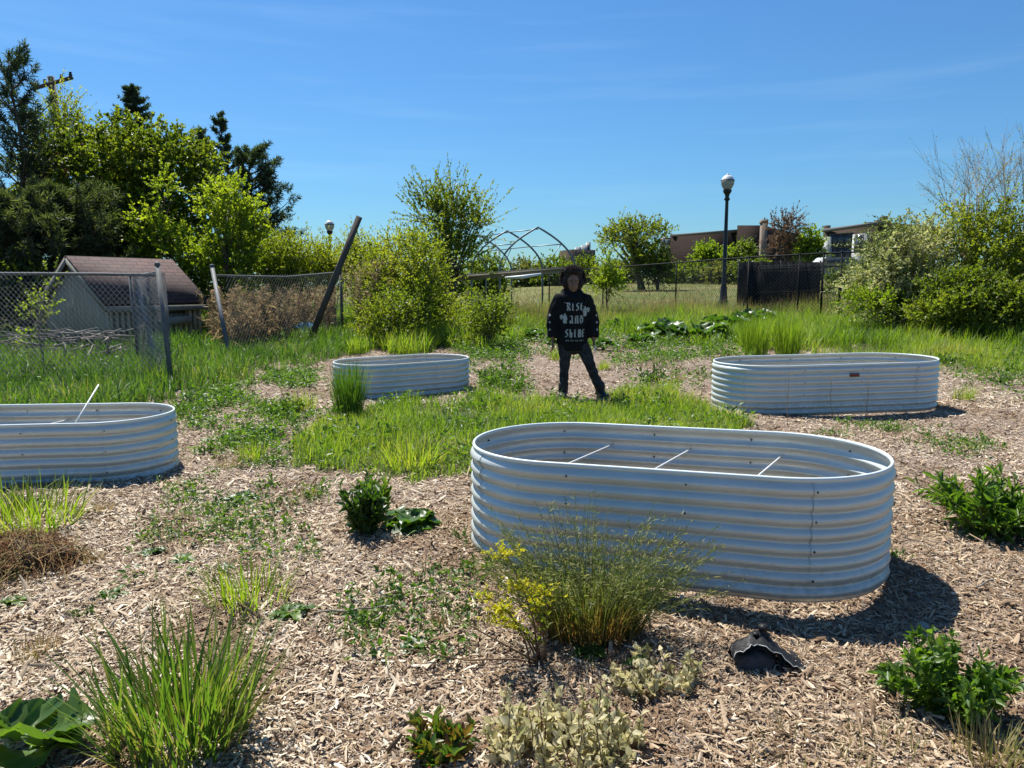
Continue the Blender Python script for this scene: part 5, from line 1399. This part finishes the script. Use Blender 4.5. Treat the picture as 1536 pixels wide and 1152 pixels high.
# small weeds in the mulch, one by one
WEEDS = [(228, 832, 'r', .11, 'dark green dandelion weed below the leftmost bed'), (275, 842, 'r', .11, 'paler lobed weed right of the dark dandelion weed'), (335, 858, 'r', .07, 'small bright weed alone between the two dandelions and the grass tuft'),
         (168, 895, 'r', .09, 'bright lobed weed left of the large foreground tuft'), (128, 925, 's', .08, 'small dark weed further left in bare mulch'), (435, 925, 'r', .13, 'low yellow green weed with spread leaves right of the pale grass tuft'),
         (365, 752, 'r', .16, 'bright green spreading weed in the middle of the left mulch'), (400, 735, 's', .14, 'leafy weed just behind the bright spreading one'), (460, 745, 'd', .14, 'dry brown weed between the lawn and the left mulch'),
         (380, 690, 'g', .22, 'yellowish grass weed right of the leftmost bed'), (345, 700, 'd', .16, 'dry weed touching the yellowish grass weed'), (155, 768, 'd', .10, 'brownish weed beside the foot of the leftmost bed'),
         (625, 975, 'r', .10, 'bright weed in the middle of the front mulch'), (560, 945, 's', .11, 'dark trailing weed right of the yellow green weed'), (590, 912, 's', .10, 'small trailing weed behind the dark trailing weed'),
         (535, 965, 'd', .08, 'thin straw coloured weed left of the bright mid weed'), (690, 925, 's', .09, 'small grey green weed left of the flowering plant'), (55, 985, 'd', .13, 'dried brown tuft in the left mulch'), (140, 845, 'd', .09, 'brown tuft beside the overturned sod'),
         (20, 905, 'r', .10, 'dark leaf rosette at the left edge below the sod'), (885, 985, 'r', .12, 'dark leaf rosette at the brown base of the feathery grass'), (960, 1005, 'r', .10, 'dark weed right of the brown grass base'),
         (1390, 655, 's', .10, 'small weed in the mulch right of the right bed end'), (1330, 648, 's', .09, 'flat weed in front of the right bed'), (1395, 612, 's', .16, 'weed touching the right end of the right bed'), (1445, 600, 'g', .24, 'grass weed right of the right bed shadow'),
         (1360, 665, 's', .08, 'low weed behind the rim of the nearest bed'), (1350, 840, 's', .08, 'tiny weed at the right foot of the nearest bed'), (1470, 560, 'g', .34, 'taller grass weed at the right meadow edge'), (1420, 548, 's', .28, 'leafy weed behind the right end of the right bed'),
         (740, 580, 's', .36, 'bushy weed right of the small back bed'), (770, 590, 's', .28, 'lower weed between the small back bed and the person'), (725, 600, 's', .2, 'weed at the front foot of the small back bed'), (455, 615, 'g', .3, 'thin grass weed left of the upright dark clump'),
         (435, 620, 's', .26, 'spindly weed left of the thin grass weed'), (415, 630, 's', .2, 'low spindly weed at the lawn corner'), (975, 575, 's', .3, 'bushy weed between the person and the right bed'), (1000, 590, 'g', .3, 'grass weed left of the right bed'),
         (1015, 572, 'd', .2, 'dry orange weed by the left end of the right bed'), (905, 555, 'g', .18, 'small yellow grass weed behind the right boot'), (835, 540, 'g', .3, 'yellow green weed behind the person'), (1525, 545, 's', .3, 'weed clump at the right photo edge behind the mulch'),
         (1500, 575, 's', .2, 'low weed in front of the edge clump'), (200, 690, 's', .12, 'sprig inside the shadow of the leftmost bed'), (30, 765, 's', .16, 'upright sprig in front of the leftmost bed'), (560, 790, 's', .1, 'low sprig beneath the dark green clump'), (700, 810, 's', .09, 'tiny weed between the clump and the nearest bed'),
         (720, 855, 's', .12, 'trailing weed at the left foot of the nearest bed'), (1000, 612, 's', .2, 'dark leafy weed in the lawn edge by the right bed'), (660, 940, 'd', .07, 'straw weed in the middle of the front mulch')]
for k, (px, py, ty, h, lab) in enumerate(WEEDS):
    c = gp(px, py); g_ = 'small weeds in the mulch'
    if ty == 'r': rosette('weed', lab, 'weed', c, 13, h, h * .42, 'weed' if k % 2 else 'weed_dark', 500 + k, .45, .45, 3, g_, .55, .15, 0, .1)
    elif ty == 's': leafy_plant('weed', lab, 'weed', c, 9 if h < .2 else 16, h, h * .8, 12, h * .28, .42, 'weed' if k % 2 else 'weed_dark', 500 + k, .7, g_, .55)
    elif ty == 'g': grass_tuft('weed', lab, 'weed', c, 130, h * .5, h * .5, h * 1.1, .006, 'grass', 500 + k, .4, .7, .7, .2, g_, brown=.4)
    else: grass_tuft('weed', lab, 'weed', c, 90, h * .6, h * .4, h, .004, 'drygrass', 500 + k, .5, .7, .4, .25, g_)

# dry stems against the right bed
for k, (px, py, pt, lab) in enumerate([(1181, 640, 556, 'single thin dry stem against the left part of the right bed'), (1299, 630, 562, 'forked pale dry stem against the right part of the right bed'), (1250, 628, 565, 'faint thin dry stem below the maker plate of the right bed')]):
    c = gp(px, py); r = np.random.default_rng(560 + k); e = at(px + r.normal(0, 4), pt, c[1] + .05)
    u = np.linspace(0, 1, 7)[:, None]; pth = c + (e - c) * u + np.cumsum(r.normal(0, .006, (7, 3)), 0)
    A = Acc().add(*tubes(pth, np.linspace(.004, .0015, 7), 5))
    for q in (2, 3, 4, 5):
        s_ = pth[q]; A.add(*tubes(np.array([s_, s_ + [r.normal(0, .05), r.normal(0, .02), .05], s_ + [r.normal(0, .09), 0, .13]]), .0012, 4))
    tag(A.build('dry_stem', M['reed'], loc=c), lab, 'stem')
# loose sticks in the mulch
for k, (px, py, L, a_, lab) in enumerate([(540, 925, .34, .1, 'thin pale stick lying across the front mulch'), (1045, 905, .0, .0, ''), (1475, 885, .16, .5, 'short dark twig in the mulch at the right edge'), (395, 782, .12, .3, 'short pale splinter by the left weeds')]):
    if not lab: continue
    c = gp(px, py) + [0, 0, .025]; u = np.linspace(-.5, .5, 7)[:, None]; r = np.random.default_rng(570 + k)
    pth = c + np.array([math.cos(a_), math.sin(a_), 0]) * L * u + np.array([0, .05, .0]) * L * np.sin(u * 5) + r.normal(0, .004, (7, 3))
    tag(Acc().add(*tubes(pth, .0045, 6)).build('stick', M['bark_grey'], loc=c), lab, 'stick')
# small round stone at the shadow's edge
c = gp(1383, 948); V, F = lathe([(0, -.01), (.022, 0), (.028, .014), (.02, .028), (0, .033)], c, 14)
tag(Acc().add(V, F).build('stone', plain('grey stone', (.24, .25, .22), .8, var=.2, scale=20), smooth=True, loc=c), 'small round grey stone at the edge of the bed shadow', 'stone')

# black folded plastic object with a pale cord
c = gp(1158, 1014)
t = thing('black_plastic_cover', 'folded black plastic cover with a pale cord edge and a knob, lying on the mulch', 'cover', c)
M['blackplastic'] = plain('black plastic', (.012, .012, .013), .55, 0, .35, var=.25, scale=14, bump=.12)
ns, nt2 = 25, 13
rim_, V = [], []
k = c[1] / FPX
keys = np.array([(-60, 20), (-48, 32), (-34, 41), (-14, 40), (6, 31), (24, 17), (44, 3), (62, -5)], float)   # front edge, px from the base point: across, up
u = np.linspace(0, len(keys) - 1, ns); ex = np.interp(u, np.arange(len(keys)), keys[:, 0]) * k; ez = np.interp(u, np.arange(len(keys)), keys[:, 1]) * k
kb = np.array([(-52, 16), (-38, 30), (-18, 42), (-2, 47), (14, 36), (32, 18), (50, 4), (64, -4)], float)
bx = np.interp(u, np.arange(len(kb)), kb[:, 0]) * k; bz = np.interp(u, np.arange(len(kb)), kb[:, 1]) * k
for i in range(ns):
    for j in range(nt2):
        v = j / (nt2 - 1)
        x = ex[i] * (1 - v) + bx[i] * v; z = (ez[i] * (1 - v) + bz[i] * v) + .006 * math.sin(math.pi * v) - .30 * max(0, v - .55) ** 1.5 + .004 * math.sin(i * 1.3 + j * 2.1) + .003 * math.sin(i * 2.9 - j * 1.1)
        V.append([c[0] + x, c[1] + .02 + .15 * v + .012 * math.sin(i * .9), c[2] + .012 + z])
V = np.array(V); V[:, 2] = np.maximum(V[:, 2], c[2] + .004)
i0 = (np.arange(ns - 1)[:, None] * nt2 + np.arange(nt2 - 1)).ravel(); F = np.c_[i0, i0 + nt2, i0 + nt2 + 1, i0 + 1]
A = Acc().add(V, F); V2 = V - [0, 0, .006]; A.add(V2, F[:, ::-1]); o = A.build('shell', M['blackplastic'], t, smooth=True)
edge = V[np.arange(ns) * nt2] + [0, -.003, .002]
Acc().add(*tubes(edge, .0018, 6)).build('cord', plain('pale cord', (.45, .47, .45), .7), t, smooth=True)
kn = V[(ns // 2 - 1) * nt2 + 7] + [0.002, .0, .0]
Acc().add(*lathe([(0, -.01), (.026, -.008), (.028, .004), (.018, .012), (.014, .024), (.02, .030), (.017, .040), (0, .044)], kn, 16)).build('knob', M['blackplastic'], t, smooth=True)
Acc().add(*lathe([(0, 0), (.012, 0), (.012, .008), (0, .010)], V[9 * nt2 + 4] + [0, 0, 0], 12)).build('stud', M['blackplastic'], t, smooth=True)
# grey liner half under the cover
th = np.linspace(0, 2 * math.pi, 18, endpoint=False)
rows = [np.stack([c[0] - .045 + .075 * s_ * np.cos(th), c[1] + .07 + .055 * s_ * np.sin(th), c[2] + z * (1 + .1 * np.sin(3 * th))], -1) for s_, z in ((1.1, -.01), (1.05, .03), (.85, .055), (.5, .07), (0, .072))]
V = np.concatenate(rows); j = np.arange(4)[:, None] * 18; q = np.arange(18)[None]; q2 = (q + 1) % 18
Acc().add(V, np.stack([j + q, j + q2, j + 18 + q2, j + 18 + q], -1).reshape(-1, 4)).build('liner', plain('dark grey liner', (.045, .047, .05), .75, var=.4, scale=30, bump=.5), t, smooth=True)

# ------------------------------------------------------------------ the person
PB = gp(855, 596); PB[2] = float(gz(PB[0], PB[1]))
PX = 0.00872 * PB[1] / 9.67
tp_ = thing('person', 'person with dark curly hair, black printed hoodie and dark jeans, standing with legs apart', 'person', PB)


def ellip(c, r_, n=14, m=20):
    th = np.linspace(0, math.pi, n); V = []
    ph = np.arange(m) * 2 * math.pi / m
    for a_ in th:
        V.append(np.stack([r_[0] * math.sin(a_) * np.cos(ph), r_[1] * math.sin(a_) * np.sin(ph), np.full(m, -r_[2] * math.cos(a_))], -1) + np.asarray(c, float))
    V = np.concatenate(V); j = np.arange(n - 1)[:, None] * m; k = np.arange(m)[None]; k2 = (k + 1) % m
    return V, [np.stack([j + k, j + k2, j + m + k2, j + m + k], -1).reshape(-1, 4)]


def cone(a, b, ra, rb, sides=18, flat=1.0, steps=6, endcap=True):
    a, b = np.asarray(a, float), np.asarray(b, float)
    V, F = tubes(np.linspace(a, b, steps), np.linspace(ra, rb, steps), sides)
    return V, F


def chain(A, pts, rad, ball=True):
    for i in range(len(pts) - 1): A.add(*cone(pts[i], pts[i + 1], rad[i], rad[i + 1]))
    for p_, r_ in zip(pts, rad):
        if ball: A.add(*ellip(p_, (r_, r_, r_)))


def fused(A, name, mat, parent, voxel, smooth=3, disp=None):
    """Voxel-fuse everything in A into one continuous surface (positions relative to the person's base)."""
    o = A.build('tmp', mat, None)
    md = o.modifiers.new('r', 'REMESH'); md.mode = 'VOXEL'; md.voxel_size = voxel
    ms = o.modifiers.new('s', 'SMOOTH'); ms.iterations = smooth; ms.factor = .5
    dg = bpy.context.evaluated_depsgraph_get(); dg.update()
    me = bpy.data.meshes.new_from_object(o.evaluated_get(dg))
    bpy.data.objects.remove(o)
    n = len(me.vertices); co = np.empty(n * 3, np.float32); me.vertices.foreach_get('co', co); co = co.reshape(-1, 3)
    no = np.empty(n * 3, np.float32); me.vertices.foreach_get('normal', no); no = no.reshape(-1, 3)
    if disp is not None: co = co + no * disp(co)[:, None]
    me.vertices.foreach_set('co', co.astype(np.float32).ravel())
    me.polygons.foreach_set('use_smooth', np.ones(len(me.polygons), bool))
    me.materials.clear(); me.materials.append(mat); me.update()
    q = bpy.data.objects.new(name, me); me.name = name
    COL.objects.link(q); q.parent = parent
    return q


M['skin'] = plain('brown skin', (.19, .098, .060), .5, 0, .4, var=.12, scale=30)
M['hoodie'] = plain('black hoodie cotton', (.012, .012, .013), .92, 0, .12, var=.3, scale=60)
M['jeans'] = plain('dark grey jeans', (.030, .031, .034), .9, 0, .2, var=.6, scale=16)
M['boot'] = plain('black boot', (.010, .010, .011), .5, 0, .4)
M['hair'] = tinted('dark brown hair', [(.010, .007, .005), (.022, .014, .010), (.045, .028, .018)], .6, .3)
M['print'] = plain('faded white print', (.34, .37, .36), .85, var=.3, scale=60)

# joints, metres from the base point; +x is right in the picture, -y towards the camera
HD = np.array([.022, -.01, 1.445])
shL, shR = np.array([-.155, 0, 1.245]), np.array([.195, 0, 1.245])
elL, elR = np.array([-.225, .01, .985]), np.array([.275, .01, .985])
wrL, wrR = np.array([-.225, -.04, .745]), np.array([.285, -.05, .745])
hpL, hpR = np.array([-.065, 0, .76]), np.array([.115, 0, .76])
knL, knR = np.array([-.075, -.03, .42]), np.array([.245, -.04, .42])
anL, anR = np.array([-.085, .01, .09]), np.array([.385, .0, .09])

A = Acc()
A.add(*ellip(HD + [0, .008, .035], (.076, .094, .098)))                        # cranium
A.add(*ellip(HD + [0, -.022, -.035], (.060, .068, .078)))                      # face
A.add(*ellip(HD + [0, -.058, -.092], (.030, .026, .024)))                      # chin
A.add(*ellip(HD + [-.034, -.05, -.030], (.022, .026, .020))); A.add(*ellip(HD + [.034, -.05, -.030], (.022, .026, .020)))   # cheeks
A.add(*ellip(HD + [0, -.082, .022], (.046, .014, .012)))                       # brow
A.add(*cone(HD + [0, -.086, .012], HD + [0, -.106, -.034], .009, .0135)); A.add(*ellip(HD + [0, -.103, -.037], (.020, .013, .010)))  # nose
A.add(*ellip(HD + [0, -.088, -.060], (.024, .010, .0075))); A.add(*ellip(HD + [0, -.087, -.071], (.021, .010, .008)))      # lips
for sg in (-1, 1): A.add(*ellip(HD + [sg * .078, .012, -.008], (.010, .022, .032)))                                        # ears
chain(A, [HD + [0, .012, -.09], np.array([.021, .015, 1.27])], [.052, .062])   # neck
A.add(*ellip((.02, .01, 1.10), (.150, .095, .20))); A.add(*ellip((.02, .01, .90), (.130, .09, .20))); A.add(*ellip((.025, .01, .79), (.145, .10, .12)))
for s_, e_, w_ in ((shL, elL, wrL), (shR, elR, wrR)): chain(A, [s_, e_, w_], [.055, .042, .028])
for h_, k_, a_ in ((hpL, knL, anL), (hpR, knR, anR)): chain(A, [h_, k_, a_], [.080, .050, .036])
for a_ in (anL, anR): chain(A, [a_ + [0, .01, -.05], a_ + [0, -.10, -.058]], [.030, .022])


def hand(A, w, sg, grip):
    """Palm, four bent fingers of unequal length and a thumb on the body side, hanging down."""
    d = unit(np.array([.06 * sg, -.12, -1.])); across = np.array([-.15 * sg, -1., .1]); across = unit(across - d * across.dot(d)); nrm = np.cross(d, across) * sg
    for q in (-.024, -.008, .008, .024): chain(A, [w + d * .005 + across * q * .6, w + d * .085 + across * q], [.014, .0125])
    for q, ln in ((.028, .068), (.0095, .078), (-.0095, .072), (-.028, .056)):
        p0 = w + d * .088 + across * q; bd = .35 if not grip else .95
        p1 = p0 + unit(d - nrm * bd * .5) * ln * .45; p2 = p1 + unit(d - nrm * bd * 1.3) * ln * .32; p3 = p2 + unit(d - nrm * bd * 2.2) * ln * .26
        chain(A, [p0, p1, p2, p3], [.0098, .0090, .0082, .0072])
    b = w + d * .03 + across * .03; m_ = b + unit(d * .7 + across * .7 - nrm * .25) * .036; e = m_ + unit(d * .95 + across * .1 - nrm * .5) * .030
    chain(A, [b - across * .01, m_, e], [.0135, .0110, .0088])
    return d, across, nrm


hand(A, wrL, -1, False)
dR, aR, nR = hand(A, wrR, 1, True)
body = fused(A, 'body', M['skin'], tp_, .0058, 2)
for sg in (-1, 1):
    ec = HD + [sg * .031, -.0795, .003]
    e = Acc().add(*ellip(ec + PB, (.0125, .008, .0075))).build('eye', plain('eye white', (.26, .24, .22), .4), tp_, smooth=True)
    Acc().add(*ellip(ec + PB + [0, -.0062, 0], (.0052, .003, .0054))).build('iris', M['boot'], tp_, smooth=True)
    Acc().add(*tubes(HD + PB + np.array([[sg * .016, -.0945, .021], [sg * .033, -.094, .029], [sg * .05, -.084, .023]]), np.array([.003, .0042, .002]), 6)).build('eyebrow', M['hair'], tp_, smooth=True)


def wrinkle(co):
    x, y, z = co[:, 0], co[:, 1], co[:, 2]
    return .0045 * np.sin(z * 42 + 9 * np.sin(x * 11) + 3 * np.sin(y * 17)) * (.4 + .6 * np.sin(x * 14 + z * 9) ** 2) + .003 * np.sin(x * 38 + z * 21 + y * 30)


# hoodie: boxy body, dropped shoulders, wide sleeves, hood lying behind the neck
A = Acc()
for z, w, dpt, xx in ((1.235, .165, .105, .02), (1.13, .205, .135, .02), (1.0, .205, .145, .02), (.86, .20, .145, .022), (.74, .195, .14, .026)):
    A.add(*ellip((xx, .005, z), (w, dpt, .13)))
V, F = lathe([(0, .60), (1, .60), (1.03, .64), (1.0, .70), (0, .70)], (0, 0, 0), 28); V = V * [.178, .125, 1] + [.028, 0, .0]; A.add(V, F)
V, F = lathe([(0, .68), (1, .68), (1.0, 1.1), (.98, 1.2), (0, 1.2)], (0, 0, 0), 28); V = V * [.20, .14, 1] + [.022, .003, 0]; A.add(V, F)
for s_, e_, w_ in ((shL, elL, wrL), (shR, elR, wrR)):
    chain(A, [s_ + [0, 0, -.015], (s_ + e_) / 2, e_], [.082, .086, .082]); A.add(*cone(e_, w_ + (e_ - w_) * .08, .083, .075)); 
chain(A, [np.array([-.10, .06, 1.30]), np.array([-.06, .10, 1.335]), np.array([.02, .125, 1.345]), np.array([.10, .10, 1.335]), np.array([.14, .06, 1.30])], [.04, .05, .058, .05, .04])
chain(A, [np.array([-.10, .05, 1.30]), np.array([-.055, -.07, 1.275]), np.array([.02, -.105, 1.245])], [.038, .026, .022]); chain(A, [np.array([.14, .05, 1.30]), np.array([.097, -.07, 1.275]), np.array([.022, -.105, 1.245])], [.038, .026, .022])
hood = fused(A, 'hoodie', M['hoodie'], tp_, .010, 5, wrinkle)
# jeans, stacked over the boots
A = Acc()
A.add(*ellip((.025, .01, .74), (.158, .118, .15))); A.add(*ellip((.02, .005, .63), (.125, .10, .09)))
for h_, k_, a_ in ((hpL, knL, anL), (hpR, knR, anR)):
    chain(A, [h_ + [0, 0, -.06], (h_ * .45 + k_ * .55), k_, (k_ + a_) / 2, a_ + [0, 0, .02]], [.100, .084, .064, .058, .058])
    for q, rr2 in ((.08, .066), (.14, .062), (.21, .060)): A.add(*ellip(a_ + (k_ - a_) * (q / .33) + [0, 0, 0], (rr2, rr2, .022)))
fused(A, 'jeans', M['jeans'], tp_, .010, 3, lambda co: wrinkle(co) * 1.1)
for a_, tx in ((anL, -.02), (anR, .05)):
    A = Acc()
    chain(A, [a_ + [0, .005, .06], a_ + [0, .01, -.02]], [.062, .062]); A.add(*ellip(a_ + [tx * .4, -.03, -.05], (.052, .12, .038))); A.add(*ellip(a_ + [tx, -.11, -.055], (.052, .07, .034)))
    A.add(*box(a_ + [tx * .5, -.04, -.078], [.05, .14, .012]))
    fused(A, 'boot', M['boot'], tp_, .008, 2)
# hair: full round curls
r = np.random.default_rng(700)
A = Acc(); A.add(*ellip(HD + [0, .05, .085], (.118, .112, .092)))
A.add(*ellip(HD + [0, .055, -.03], (.120, .085, .10)))
for sg in (-1, 1): A.add(*ellip(HD + [sg * .096, .035, .005], (.040, .055, .075)))
for k in range(46):
    d = rand_dir(1, r)[0]; d[2] = abs(d[2]) * 1.1 - .25; d[2] = max(d[2], .8) if d[1] < -.1 else d[2]
    A.add(*ellip(HD + [0, .03, .065] + unit(d) * [.115, .115, .095] + [0, .01, .015], (.038, .038, .036), 8, 10))
A.add(*ellip(HD + [0, -.035, .140], (.085, .04, .038)))
hair = fused(A, 'hair', M['hair'], tp_, .009, 1, lambda co: .008 * np.sin(co[:, 0] * 130) * np.sin(co[:, 1] * 120) * np.sin(co[:, 2] * 125))
n = 3600; d = rand_dir(n * 2, r); d[:, 2] = np.where(d[:, 2] < -.45, -d[:, 2], d[:, 2]); ok = (d[:, 1] > .0) | (d[:, 2] > .70); d = d[ok][:n]; n = len(d)
S = HD + [0, .035, .06] + d * [.124, .122, .112]
u = np.linspace(0, 1, 7); ph = r.uniform(0, 6.28, (n, 1))
e1 = unit(np.cross(d, r.normal(size=(n, 3)))); e2 = np.cross(d, e1); Lh = r.uniform(.025, .06, (n, 1))
pa = S[:, None] + d[:, None] * (Lh * u)[..., None] + (e1[:, None] * np.cos(ph + u * 11)[..., None] + e2[:, None] * np.sin(ph + u * 11)[..., None]) * .008
pa = pa + PB
Acc().add(*tubes(pa, .0016, 3, cap=False), t=np.repeat(r.uniform(0, 1, n), 21)).build('curl', M['hair'], hair) if False else None
Acc().add(*tubes(pa, .0017, 3, cap=False), t=np.repeat(r.uniform(0, 1, n), 21)).build('hair_curls', M['hair'], tp_)

# lettering on the hoodie: broad-nib strokes in a blackletter manner
bm_co = np.empty(len(hood.data.vertices) * 3, np.float32); hood.data.vertices.foreach_get('co', bm_co)
bvh = BVHTree.FromPolygons([tuple(v) for v in bm_co.reshape(-1, 3).tolist()], [tuple(pp.vertices) for pp in hood.data.polygons])
NIB = np.array([.13, .10])
GL = {'R': [[(0, 1), (.12, .9), (.12, .1), (.25, 0)], [(.12, .95), (.5, .95), (.6, .8), (.55, .6), (.2, .5)], [(.35, .5), (.6, .15), (.75, 0)]],
      'I': [[(.05, .9), (.25, 1), (.25, .1), (.4, 0)], [(.02, .5), (.45, .5)]],
      'S': [[(.62, .88), (.4, 1), (.12, .82), (.2, .6), (.5, .42), (.55, .2), (.3, 0), (.02, .12)]],
      'E': [[(.55, .95), (.25, 1), (.1, .8), (.1, .2), (.3, 0), (.58, .12)], [(.1, .52), (.5, .55)]],
      'A': [[(.0, .85), (.2, 1), (.5, .9), (.5, .1), (.65, 0)], [(.5, .5), (.15, .4), (.08, .15), (.3, 0), (.5, .2)]],
      'N': [[(.02, .9), (.15, 1), (.15, .08), (.25, 0)], [(.15, .8), (.42, 1), (.55, .85), (.55, .1), (.7, 0)]],
      'D': [[(.35, .95), (.08, .7), (.08, .25), (.32, 0), (.56, .25), (.56, .65), (.25, 1), (.05, 1.0)]],
      'H': [[(.05, 1), (.15, .92), (.15, .08), (.26, 0)], [(.15, .5), (.42, .6), (.55, .45), (.5, .05), (.42, -.12)]]}


def on_chest(x, z):
    h = bvh.ray_cast(Vector((x, -1, z)), Vector((0, 1, 0)))
    return np.array([x, (h[0].y if h[0] is not None else -.13) - .0035, z])


A = Acc()


def stroke(pts, ox, oz, w, h, nib):
    pts = np.array(pts, float)
    fine = [pts[0]]
    for a_, b_ in zip(pts[:-1], pts[1:]):
        for q in (1 / 3, 2 / 3, 1): fine.append(a_ + (b_ - a_) * q)
    fine = np.array(fine) * [w, h] + [ox, oz]
    V = []
    for p_ in fine: V += [on_chest(*(p_ - nib / 2)), on_chest(*(p_ + nib / 2))]
    k = np.arange(len(fine) - 1) * 2
    A.add(np.array(V) + PB, np.c_[k, k + 2, k + 3, k + 1])


def word(txt, cx, zb, w, h, gap):
    tot = len(txt) * w + (len(txt) - 1) * gap; x = cx - tot / 2
    for ch in txt:
        for st in GL[ch]: stroke(st, x, zb, w / .68, h, np.array([.017, .011]))
        x += w + gap


word('RISE', .045, 1.105, .036, .095, .020)
word('AND', .060, .945, .042, .095, .022)
word('SHINE', .045, .775, .034, .095, .018)
r = np.random.default_rng(710)
for k in range(13):                                                    # illegible small line under the words
    x = -.075 + k * .0185
    stroke([(0, 0), (0, 1)] if k % 3 else [(0, .2), (1, .8)], x, .722, .009, .017, np.array([.008, .002]))
A.build('hoodie_lettering', M['print'], tp_)
A = Acc()


def shape(pts, cx, cz, s):
    pts = np.array(pts, float) * s + [cx, cz]; ctr = pts.mean(0)
    V = [on_chest(*ctr)]; n_ = len(pts)
    for p_ in pts: V.append(on_chest(*p_))
    A.add(np.array(V) + PB, np.array([[0, 1 + k, 1 + (k + 1) % n_] for k in range(n_)]))


fig = [(0, 1), (.12, .92), (.13, .78), (.28, .62), (.3, .35), (.2, .1), (.32, -.35), (.2, -.5), (-.15, -.5), (-.28, -.2), (-.22, .2), (-.2, .6), (-.1, .78), (-.1, .92)]
wing = [(-.1, .55), (-.3, .75), (-.62, .62), (-.5, .45), (-.66, .3), (-.46, .22), (-.5, .02), (-.25, .15)]
for cx, cz, s_, fl in ((-.085, .985, .085, 1), (.17, 1.075, .085, -1)):
    shape([(x * fl, z) for x, z in fig][::fl], cx, cz, s_); shape([(x * fl, z) for x, z in wing][::fl], cx - .004 * fl, cz, s_ * 1.1); shape([(-x * fl * .8, z * .8 - .1) for x, z in wing][::-fl], cx, cz, s_ * .8)
    A.build('hoodie_figure', M['print'], tp_); A = Acc()
A = Acc()
for sg, e_, w_ in ((-1, elL, wrL), (1, elR, wrR)):                     # pale marks down the sleeves
    for q in (-.25, .12, .5):
        p_ = e_ + (w_ - e_) * q; s_ = .016
        pts = []
        for k in range(8):
            a_ = k * math.pi / 4; rr2 = s_ * (1.3 if k % 2 == 0 else .5)
            pts.append(on_chest(p_[0] + sg * .045 + rr2 * math.cos(a_), p_[2] + rr2 * math.sin(a_)))
        A.add(np.array(pts) + PB, np.arange(8)[None])
A.build('sleeve_mark', M['print'], tp_)
# white phone held in the hand on the right
c = PB + wrR + dR * .125 - nR * .012
v, f = box(c, [.006, .036, .055], axes=[nR, aR, dR])
ph_ = Acc().add(v, f).build('mobile_phone', plain('white phone case', (.72, .73, .74), .35), loc=c)
tag(ph_, 'small white phone held down in the hand of the standing person', 'phone')
bv = ph_.modifiers.new('b', 'BEVEL'); bv.width = .004; bv.segments = 3
